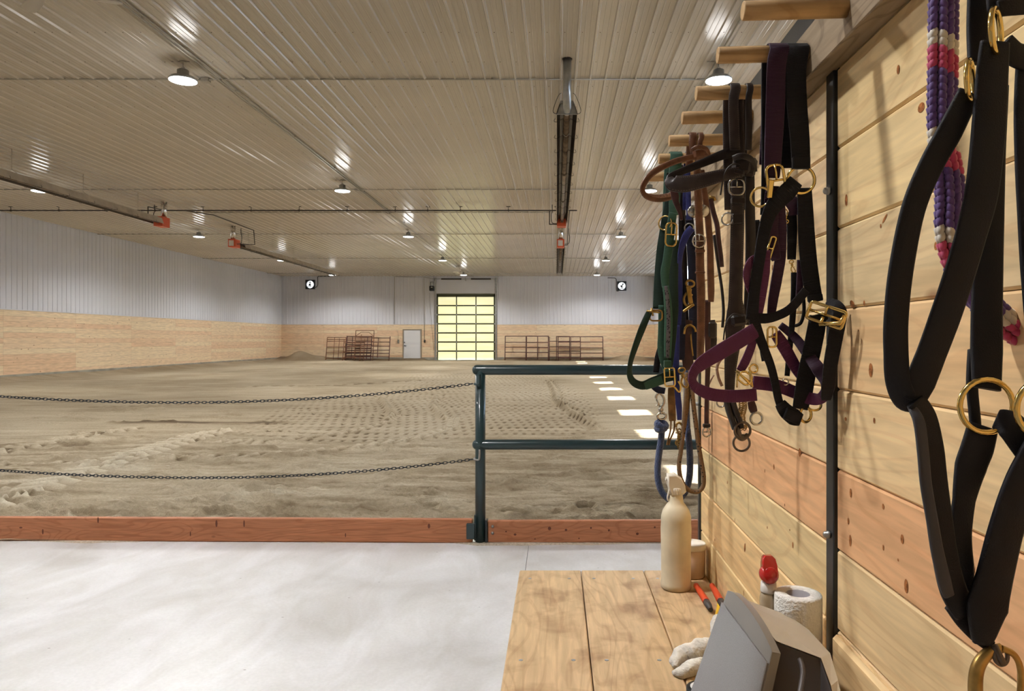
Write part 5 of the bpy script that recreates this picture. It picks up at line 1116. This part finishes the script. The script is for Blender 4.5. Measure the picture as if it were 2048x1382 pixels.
Bl = hung('halter', 'blue nylon halter squeezed between the green halter and brown bridle', 'halter', 1.83); Y = 1.84
drape(Bl, 'crown_strap', 'blue_web', 1376, 1.837, [10, 10, 10, 10, 10, 12], [(1376, 330), (1376, 360), (1377, 400), (1378, 440)], back=[(1372, 330), (1370, 420)])
strap(Bl, 'cheek_strap', 'blue_dark', [(1378, 430), (1381, 470, .004), (1384, 540, .004), (1386, 600, .006), (1387, 660, .006), (1388, 720, .006)], Y, [16, 18, 16, 18, 18, 16])
strap(Bl, 'noseband', 'blue_web', [(1384, 456, -.01), (1374, 468, -.014), (1366, 486, -.016), (1361, 508, -.016), (1359, 535, -.014), (1359, 570, -.012), (1357, 610, -.010), (1355, 650, -.010)], Y, [14, 15, 14, 12, 11, 13, 16, 14], tw=[0, 0, 15, 25, 25, 15, 0, 0])
strap(Bl, 'cheek_strap', 'blue_dark', [(1360, 540, -.002), (1362, 600, -.002), (1363, 660, -.002), (1362, 720, -.002)], Y, [14, 18, 16, 14])
strap(Bl, 'cheek_strap', 'blue_web', [(1356, 650, -.006), (1353, 700, -.006), (1352, 750, -.002), (1355, 790, 0), (1358, 815, 0), (1359, 840, 0)], Y, [8, 12, 13, 13, 12, 9])
ring(Bl, 'ring', 'silver', (1378, 456, -.004), Y, 9, 1.6, (-.5, -1, 0))
snap(Bl, 'brass_old', [(1381, 560), (1374, 612)], Y-.012)
m = MB(); k_ = Y/F; m.obox(V((1379, 590, -.018), Y), (9*k_, .004, 34*k_), Matrix.Rotation(-.15, 3, 'Y'), .001); m.obox(V((1377, 616, -.018), Y), (26*k_, .004, 5*k_), Matrix.Rotation(-.6, 3, 'Y'), .001); m.build('buckle_plate', M['brass_old'], Bl)
snap(Bl, 'brass_old', [(1362, 735), (1372, 775)], Y-.01)

Br = hung('halter', 'dark leather halter half hidden behind the blue one, with brass fittings', 'halter', 1.80); Y = 1.86
strap(Br, 'cheek_strap', 'plain_dark_leather', [(1366, 378), (1364, 440), (1366, 520), (1368, 600), (1370, 650)], Y, [12, 14, 16, 16, 16])
strap(Br, 'crown_strap', 'plain_dark_leather', [(1362, 330, .01), (1364, 355), (1366, 385)], Y, [8, 12, 12])
strap(Br, 'cheek_strap', 'oxblood', [(1378, 640, -.02), (1374, 665, -.02), (1374, 700, -.02), (1377, 740, -.02)], Y, [14, 20, 24, 20])
m = MB(); m.tube(sp([V((1368, 668, -.03), Y), V((1371, 655, -.03), Y), V((1379, 650, -.03), Y), V((1388, 655, -.03), Y), V((1391, 664, -.03), Y)], 4), .0032, 7); m.build('curved_tip', M['brass_old'], Br)
strap(Br, 'strap_stud', 'brass_old', [(1381, 668, -.03), (1383, 690, -.03), (1386, 712, -.03)], Y, 2.5)
strap(Br, 'suede_strap', 'suede', [(1342, 775, -.03), (1343, 800, -.03), (1344, 825, -.03), (1345, 842, -.03)], Y, [12, 15, 15, 13])
for k, (a, b_) in enumerate(((1340, 1334), (1347, 1338))):
    cord(Br, 'fringe', 'suede', [(a+2, 838, -.03), (a+1, 860, -.03), (b_+2, 880, -.03), (b_, 890, -.03)], Y, 1.7, 6)
# lead ropes
LR = hung('lead_rope', 'thick dark blue lead rope looping below the green halter', 'rope', 2.04); Y = 2.05
snap(LR, 'silver', [(1324, 840), (1318, 786)], Y)
m = MB(); k_ = Y/F
m.torus(V((1323, 850), Y), 9*k_, 6.5*k_, (.2, -.6, 1)); m.torus(V((1322, 856, -.002), Y), 8*k_, 6.5*k_, (-.2, -.4, 1)); m.tube(sp([V((1314, 846, -.008), Y), V((1322, 852, -.016), Y), V((1332, 856, -.008), Y)], 4), 6*k_, 8); m.build('knot', M['rope_blue'], LR)
cord(LR, 'rope', 'rope_blue', [(1324, 856), (1322, 880), (1318, 907), (1315, 940), (1317, 965), (1324, 984), (1336, 997), (1350, 1001), (1363, 994), (1373, 978), (1379, 952), (1380, 920), (1378, 885), (1374, 850, .01), (1373, 810, .02), (1374, 770, .02), (1376, 700, .02)], Y, 6.6, 12)
TR = hung('lead_rope', 'tan cord with dark flecks looping beside the blue lead rope', 'rope', 2.04); Y = 2.03
cord(TR, 'rope', 'tan_cord', [(1374, 745), (1373, 780), (1370, 820), (1367, 860), (1362, 900), (1358, 930), (1361, 955), (1370, 973), (1382, 982), (1396, 983), (1406, 972), (1407, 950), (1402, 920), (1397, 890), (1392, 850), (1387, 810), (1383, 770), (1381, 740)], Y, 4.6, 10)
cord(TR, 'rope', 'tan_cord', [(1372, 750, .008), (1376, 790, .008), (1371, 830, .008), (1366, 866, .008)], Y, 5, 10)
snap(TR, 'brass_old', [(1359, 892), (1358, 845)], Y+.01)
m = MB()
for i in range(7): m.torus(V((1359+.6*math.sin(i), 862+i*5.4, .004), Y), 4.5*k_, 1.4*k_, ((-1)**i*.7, -1, .3), 1.0, n=10, m=5)
m.build('chain_end', M['brass_old'], TR)
# ================================================================== WORKBENCH
o = thing('workbench', 'low wooden bench of three boards standing against the tack wall', 'bench', (.17, 1.3, 0))
XB = [-.113, .0745, .2645, W-.003]; YB1, YB0 = 2.155, .35
for i in range(3):
    m = MB(); m.box((XB[i]+.0012, YB0, ZT-.038), (XB[i+1]-.0012, YB1, ZT), .003); m.build('bench_board', M['bench'], o)
m = MB(); m.box((XB[0]+.03, YB1-.08, ZT-.13), (W-.03, YB1-.042, ZT-.038)); m.box((XB[0]+.03, YB0+.04, ZT-.13), (W-.03, YB0+.08, ZT-.038)); m.build('apron', M['bench'], o)
for x in (XB[0]+.04, W-.13):
    for y in (YB0+.09, YB1-.17): m = MB(); m.box((x, y, 0), (x+.088, y+.088, ZT-.038), .003); m.build('leg', M['bench'], o)
for i in range(3):
    for y in (1.55, 2.08):
        for k in (.035, .15):
            x = XB[i]+k if i < 2 else XB[i]+k*.9
            m = MB(); m.lathe([(.0048, 0), (.0048, .0006), (.003, .0004), (0, .0002)], (x, y, ZT), 10); m.build('screw', M['galv'], o)
def Q(px_, py_, z=0.):
    """point on the bench (or z above it)"""
    Y_ = (CH-ZT-z)*F/(py_-CY); return Vector(((px_-CX)*Y_/F, Y_, ZT+z))
# spray bottle
M['old_plastic'] = simple('yellowed_plastic', (.82, .72, .52), .42, noise=.10, nscale=14, bump=.05)
M['cream_head'] = simple('cream_plastic', (.86, .80, .68), .4, noise=.06, nscale=20)
b0 = Q(1352, 1176); o = thing('spray_bottle', 'yellowed white spray bottle standing on the far end of the bench', 'spray bottle', b0)
r = 30.5*b0.y/F; H = 240*b0.y/F; m = MB(); x, y, z = b0
m.lathe([(r*.9, .0), (r, .006), (r, .018), (r*.965, .024), (r*.97, H*.3), (r, H*.5), (r*.97, H*.55), (r*.99, H*.57), (r*.96, H*.61), (r*.86, H*.65), (r*.66, H*.69), (r*.50, H*.715), (r*.44, H*.76), (r*.42, H*.80), (0, H*.80)], b0, 36)
m.build('bottle', M['old_plastic'], o)
m = MB(); n = 30; pr = []
m.lathe([(r*.46, H*.785), (r*.46, H*.84), (r*.36, H*.845), (r*.34, H*.86), (0, H*.86)], b0, n)
for k in range(20): a = 2*math.pi*k/20; m.obox((x+r*.46*math.cos(a), y+r*.46*math.sin(a), z+H*.812), (.0015, .0015, H*.05), Matrix.Rotation(a, 3, 'Z'))
m.build('collar', M['cream_head'], o)
k_ = b0.y/F
def hp(a, b_): return (x+(a-1352)*k_, z+(1176-b_)*k_)
out = [(1334, 948), (1350, 947), (1362, 955), (1369, 970), (1371, 982), (1366, 987), (1359, 990), (1341, 990), (1338, 980), (1334, 968)]
m = MB(); L_ = []
for dy, s_ in ((-.017, .86), (-.012, 1.), (.012, 1.), (.017, .86)):
    cx_, cz_ = hp(1352, 970); L_.append(m.add([(cx_+(hp(*p)[0]-cx_)*s_, y+dy, cz_+(hp(*p)[1]-cz_)*s_) for p in out]))
for a, b_ in zip(L_, L_[1:]):
    for i in range(10): j = (i+1) % 10; m.face([a+i, a+j, b_+j, b_+i])
m.face([L_[0]+i for i in range(10)][::-1], smooth=False); m.face([L_[-1]+i for i in range(10)], smooth=False)
q_ = [(hp(1331, 957)[0], y, hp(1331, 957)[1]), (hp(1336, 958)[0], y, hp(1336, 958)[1])]; m.tube(q_, .006, 12); m.build('spray_head', M['cream_head'], o)
m = MB(); tp = [hp(1339, 975), hp(1337, 985), hp(1335, 994), hp(1336, 1001), hp(1340, 998)]; m.strap([(a, y, b_) for a, b_ in tp], .012, .003, facing=(1, 0, 0)); m.build('trigger', M['cream_head'], o)
# small tub behind it
c0 = Q(1393, 1152); c0.x = min(c0.x, W-.045); o = thing('tub', 'short cream plastic tub with lid behind the yellowed spray bottle', 'tub', c0); M['tub'] = simple('cream_tub', (.72, .53, .38), .4, noise=.06, nscale=18)
hh = 68*c0.y/F; m = MB(); m.lathe([(.034, 0), (.037, .004), (.0385, hh*.78), (.036, hh*.80), (.036, hh*.82)], c0, 32); m.build('pot', M['tub'], o)
m = MB(); m.lathe([(.0395, hh*.82), (.040, hh*.84), (.040, hh*.96), (.038, hh*.99), (.036, hh*.975), (0, hh*.975)], c0, 32); m.build('lid', M['cream_head'], o)
# hoof nippers / shears with orange grips
M['orange_grip'] = simple('orange_grip', (.68, .075, .02), .45); M['grey_grip'] = simple('grey_grip', (.05, .045, .045), .5); M['yellow'] = simple('yellow_plastic', (.72, .42, .02), .45)
h0 = Q(1425, 1215); o = thing('hand_shears', 'shears with two orange and grey handles lying on the bench', 'shears', h0)
for pa in ([(1392, 1171, .012), (1403, 1188, .014), (1413, 1204, .014)], [(1424, 1171, .018), (1433, 1187, .02), (1441, 1202, .02)]):
    p = [Q(*q_) for q_ in pa]; m = MB(); m.tube(sp(p, 5), [.0075, .0078, .008, .0082, .0085, .0088, .009, .0092, .0095, .0095, .0092], 12); m.build('grip', M['orange_grip'], o)
    d = (p[2]-p[1]).normalized(); e = p[2]+d*.002; m = MB(); m.tube([e, e+d*.02, e+d*.045+Vector((0, 0, -.003))], [.0092, .0088, .006], 12); m.build('lower_grip', M['grey_grip'], o)
p = [Q(1440, 1208, .012), Q(1438, 1222, .010), Q(1434, 1240, .008)]; m = MB(); m.strap(p, .014, .010, facing=(0, 0, -1)); m.build('yellow_guard', M['yellow'], o)
# terry towel
M['terry'] = simple('terry_cloth', (.80, .76, .68), .95, sheen=.6, noise=.08, nscale=60, bump=1.0)
def blob(path, radii, name, mat, parent, seed, n=22, amp=.18, fs=60):
    pa = sp([Vector(p) for p in path], 6); rs = []; kk = len(radii)
    for i in range(len(pa)): u = i/(len(pa)-1)*(kk-1); j = min(int(u), kk-2); rs.append(radii[j]*(1-(u-j))+radii[j+1]*(u-j))
    m = MB(); m.tube(pa, rs, n)
    for i, v in enumerate(m.v):
        nz = float(fbm(np.array(v.x*fs+v.z*31), np.array(v.y*fs+v.z*47), 3, seed)); c_ = pa[min(i//n, len(pa)-1)]; d = (v-c_); m.v[i] = c_+d*(1+amp*2*nz); m.v[i].z = max(m.v[i].z, ZT+.0008)
    return m.build(name, mat, parent)
t0 = Q(1400, 1320); o = thing('towel', 'crumpled white terry towel lying behind the grey speaker', 'towel', t0)
blob([Q(1350, 1334, .010), Q(1352, 1322, .014), Q(1366, 1308, .020), Q(1386, 1302, .026), Q(1410, 1296, .030), Q(1440, 1292, .028), Q(1466, 1296, .020)], [.004, .013, .018, .020, .019, .020, .016, .008], 'fold', M['terry'], o, 5)
blob([Q(1345, 1344, .006), Q(1360, 1345, .010), Q(1385, 1336, .014), Q(1415, 1328, .014), Q(1445, 1322, .012)], [.003, .010, .015, .015, .013, .006], 'fold', M['terry'], o, 9)
blob([Q(1436, 1282, .012), Q(1438, 1262, .022), Q(1444, 1244, .026), Q(1456, 1234, .022)], [.006, .020, .024, .018, .008], 'fold', M['terry'], o, 13)
# small round tin
t1 = Q(1402, 1392); o = thing('tin', 'small round black tin with white and red label, beside the speaker', 'tin', t1)
m = MB(); m.lathe([(.028, 0), (.029, .002), (.029, .016), (.027, .018), (.0, .018)], t1, 28); m.build('tin_body', M['black_steel'], o)
m = MB(); m.lathe([(.021, .0182), (.021, .0188), (0, .0188)], t1, 24); lb = m.build('label', M['white_label'], o)
M['red_label'] = simple('red_label', (.6, .03, .04), .5); m = MB(); m.box((t1.x-.016, t1.y-.006, t1.z+.0188), (t1.x+.014, t1.y+.004, t1.z+.0193)); m.build('red_stripe', M['red_label'], lb)
# small bottle with red flip cap
M['red_cap'] = simple('red_cap', (.52, .012, .010), .18, coat=.6); M['neck'] = simple('translucent_neck', (.72, .68, .64), .35); M['lotion'] = simple('beige_lotion', (.48, .38, .25), .22, coat=.5)
YY = 1.19; k_ = YY/F; bx0 = (1537-CX)*k_; o = thing('squeeze_bottle', 'slim beige bottle with glossy red cap beside the paper roll', 'bottle', (bx0, YY, ZT))
zb = lambda py_: CH-(py_-CY)*k_
m = MB(); rb_ = 17*k_; m.lathe([(rb_*.9, 0), (rb_, .004), (rb_, zb(1190)-ZT-.004), (rb_*.92, zb(1187)-ZT), (rb_*.8, zb(1184)-ZT), (0, zb(1184)-ZT)], (bx0, YY, ZT), 28); m.build('bottle', M['lotion'], o)
m = MB(); m.lathe([(16*k_, zb(1183)-ZT), (16*k_, zb(1181)-ZT), (15*k_, zb(1164)-ZT), (0, zb(1163)-ZT)], (bx0, YY, ZT), 28); m.build('neck', M['neck'], o)
m = MB(); R3 = 19*k_; cx_, cz_ = bx0, zb(1147)
m.lathe([(0, -.016), (R3*.55, -.0145), (R3*.86, -.010), (R3, -.003), (R3, .004), (R3*.8, .012), (0, .014)], (cx_, YY-.002, cz_), 30, Matrix.Rotation(-math.pi/2, 3, 'X') @ Matrix.Rotation(math.pi, 3, 'X') @ Matrix.Rotation(math.pi, 3, 'X'))
tp = [(-13, 1140, -.010), (-13, 1127, -.006), (-11, 1116, -.001), (-7, 1112, .001), (8, 1112, .001), (12, 1116, -.001), (14, 1127, -.006), (14, 1140, -.010)]
a = m.add([(cx_+p[0]*k_, YY+p[2]-.004, zb(p[1])) for p in tp]); b_ = m.add([(cx_+p[0]*k_*.95, YY+.010, zb(p[1])) for p in tp]); n = len(tp)
m.face([a+i for i in range(n)], smooth=False); m.face([b_+i for i in range(n)][::-1], smooth=False)
for i in range(n): j = (i+1) % n; m.face([a+i, b_+i, b_+j, a+j])
m.build('red_cap', M['red_cap'], o)
# paper roll
M['paper'] = simple('paper_towel', (.86, .84, .79), .9, noise=.03, nscale=220, bump=.5); M['card'] = simple('card_core', (.42, .40, .42), .85)
YY = 1.165; k_ = YY/F; rr_ = 46*k_; xr = W-.013-rr_; zt = CH-(1186-CY)*k_; c_ = Vector((xr, YY, ZT)); xx_ = (1600-CX)*k_; xr = min(xx_, xr); c_ = Vector((xr, YY-.0, ZT))
o = thing('paper_roll', 'white paper towel roll standing upright against the dark steel post', 'paper roll', c_)
Ht = zt-ZT; m = MB(); m.lathe([(rr_*.985, 0), (rr_, .003), (rr_, Ht-.003), (rr_*.97, Ht), (rr_*.52, Ht), (rr_*.50, Ht-.002), (rr_*.50, .002), (rr_*.985, 0)], c_, 48)
m.build('roll', M['paper'], o)
m = MB(); m.lathe([(rr_*.495, Ht-.001), (rr_*.47, Ht-.001), (rr_*.47, 0.002), (rr_*.495, 0.002), (rr_*.495, Ht-.001)], c_, 30, cap=False); m.build('core', M['card'], o)
m = MB(); pth = []
for i in range(8): a = math.radians(262-i*9); pth.append((c_.x+(rr_+.0012+.0012*i*.4)*math.cos(a), c_.y+(rr_+.0012+.0012*i*.4)*math.sin(a)))
a = m.add([(p[0], p[1], zt-.012-.002*math.sin(i*2.1)-.004*i*.4) for i, p in enumerate(pth)]); b_ = m.add([(p[0], p[1], ZT+.02) for p in pth])
for i in range(7): m.face([a+i, a+i+1, b_+i+1, b_+i])
a2 = m.add([(p[0]*1.0+.0006, p[1]+.0004, zt-.012-.002*math.sin(i*2.1)-.004*i*.4) for i, p in enumerate(pth)]); b2 = m.add([(p[0]+.0006, p[1]+.0004, ZT+.02) for p in pth])
for i in range(7): m.face([a2+i+1, a2+i, b2+i, b2+i+1])
m.build('loose_sheet', M['paper'], o)
# grey speaker
M['spk_front'] = simple('speaker_cloth_grey', (.25, .24, .245), .6, noise=.08, nscale=900, bump=.12); M['spk_rim'] = simple('speaker_rim_grey', (.31, .30, .285), .35); M['spk_body'] = simple('speaker_body_dark', (.085, .070, .066), .5); M['spk_top'] = simple('speaker_top_tan', (.50, .42, .31), .42, noise=.05, nscale=15)
def PP(a, b_, Y_): return P(a, b_, Y_)
o = thing('speaker', 'grey tilted speaker box in the lower right corner of the bench', 'speaker', PP(1540, 1500, 1.05).to_tuple()[:2]+(ZT,))
FT = [(1455, 1181, 1.150), (1468, 1186, 1.128), (1490, 1209, 1.095), (1512, 1240, 1.065), (1530, 1272, 1.045), (1545, 1304, 1.030)]   # curved upper edge of the front
FB = [(1330, 1545, 1.145), (1355, 1570, 1.115), (1385, 1590, 1.085), (1415, 1608, 1.055), (1445, 1622, 1.030), (1470, 1636, 1.015)]   # foot of the front
ft = sp([PP(*p) for p in FT], 5); fb_ = sp([PP(*p) for p in FB], 5)
for v in fb_: v.z = max(v.z, ZT+.004)
nrm = ((ft[-1]-ft[0]).cross(fb_[0]-ft[0])).normalized()
if nrm.y > 0: nrm = -nrm
m = MB(); n = len(ft); th = .016
a = m.add(ft+fb_); b_ = m.add([v-nrm*th for v in ft]+[v-nrm*th for v in fb_])
for i in range(n-1): m.face([a+i, a+i+1, a+n+i+1, a+n+i]); m.face([b_+i, b_+n+i, b_+n+i+1, b_+i+1])
a3 = m.add(ft+fb_); b3 = m.add([v-nrm*th for v in ft]+[v-nrm*th for v in fb_])
for i in range(n-1): m.face([a3+i, b3+i, b3+i+1, a3+i+1]); m.face([a3+n+i, a3+n+1+i, b3+n+1+i, b3+n+i])
m.face([a, a+n, b_+n, b_], smooth=False); m.face([a+n-1, b_+n-1, b_+2*n-1, a+2*n-1], smooth=False)
m.build('front_rim', M['spk_rim'], o)
GT = [(1450, 1206, 1.146), (1470, 1231, 1.118), (1490, 1257, 1.09), (1511, 1289, 1.06), (1531, 1321, 1.036)]; GB = [(1338, 1540, 1.143), (1368, 1570, 1.108), (1398, 1588, 1.08), (1425, 1604, 1.05), (1448, 1618, 1.03)]
def onpl(v, off):  # slide along the view-independent plane normal onto the front plane
    return v+nrm*((ft[2]-v).dot(nrm)+off)
def side_of(v):
    x_, y_ = CX+v.x/v.y*F, CY-(v.z-CH)/v.y*F; return (1534-1447)*(y_-1206)-(1322-1206)*(x_-1447)
g1, g2 = [], []; nl = []
for i in range(n-1):
    lo, hi = 0., .6
    for _ in range(30):
        t_ = (lo+hi)/2
        if side_of(ft[i].lerp(fb_[i], t_)) > 0: hi = t_
        else: lo = t_
    nn_ = ((ft[min(i+1, n-1)]-ft[max(0, i-1)]).cross(fb_[i]-ft[i])).normalized(); nn_ = -nn_ if nn_.y > 0 else nn_; nl.append(nn_)
    g1.append(ft[i].lerp(fb_[i], hi)+nn_*.003); g2.append(ft[i].lerp(fb_[i], .985)+nn_*.003)
k2 = len(g1); m = MB(); a = m.add(g1+g2); b_ = m.add([v-q_*.005 for v, q_ in zip(g1+g2, nl+nl)])
for i in range(k2-1): m.face([a+i, a+i+1, a+k2+i+1, a+k2+i]); m.face([a+i, b_+i, b_+i+1, a+i+1], smooth=False)
m.face([a+k2-1, b_+k2-1, b_+2*k2-1, a+2*k2-1], smooth=False); m.face([a, a+k2, b_+k2, b_], smooth=False); m.build('grille_cloth', M['spk_front'], o)
# cabinet: tan upper shell, dark side
t0_, t1_, t2_ = PP(1466, 1190, 1.16), PP(1500, 1212, 1.135), PP(1552, 1282, 1.062)
r0, r1_, r2_ = PP(1580, 1232, 1.14), PP(1618, 1260, 1.105), PP(1660, 1306, 1.055)
r3, r4 = PP(1676, 1360, 1.0), PP(1690, 1420, .96)
i1, i2 = PP(1642, 1316, 1.035), PP(1662, 1372, .985)
m = MB(); a = m.add([t0_, t1_, t2_, i1, r2_, r1_, r0]); m.face([a, a+1, a+2, a+3, a+4, a+5, a+6], smooth=False)
c2 = m.add([i1, r2_, r3, r4, PP(1672, 1420, .96), i2]); m.face([c2, c2+1, c2+2, c2+3, c2+4, c2+5], smooth=False)
bk = m.add([Vector((v.x, v.y+.004, ZT+.003)) for v in (r0, r1_, r2_)]); m.face([a+6, a+5, bk+1, bk], smooth=False); m.face([a+5, a+4, bk+2, bk+1], smooth=False)
bt = m.add([Vector((t0_.x, t0_.y, ZT+.003))]); m.face([a, a+6, bk, bt], smooth=False)
d_ = m.add([Vector((r3.x, r3.y, r3.z)), Vector((r4.x, r4.y, ZT+.003)), r2_]); m.face([d_, d_+1, bk+2, d_+2], smooth=False)
m.build('top_shell', M['spk_top'], o)
m = MB(); off = Vector((0, .002, -.003)); A_ = [v+off for v in (t2_, i1, i2, PP(1672, 1420, .96))]; f3 = ft[-1]-nrm*th; f4 = fb_[-1]-nrm*th
low = [Vector((v.x, v.y, ZT+.003)) for v in A_]
a = m.add(A_+low+[f3, f4, Vector((f4.x, f4.y, ZT+.003))])
m.face([a, a+1, a+5, a+4], smooth=False); m.face([a+1, a+2, a+6, a+5], smooth=False); m.face([a+2, a+3, a+7, a+6], smooth=False); m.face([a+8, a, a+4, a+10, a+9], smooth=False)
m.tube(sp([PP(1600, 1318, 1.04), PP(1606, 1345, 1.022), PP(1598, 1400, .99), PP(1590, 1450, .97)], 4), .004, 8)
m.build('side_shell', M['spk_body'], o)
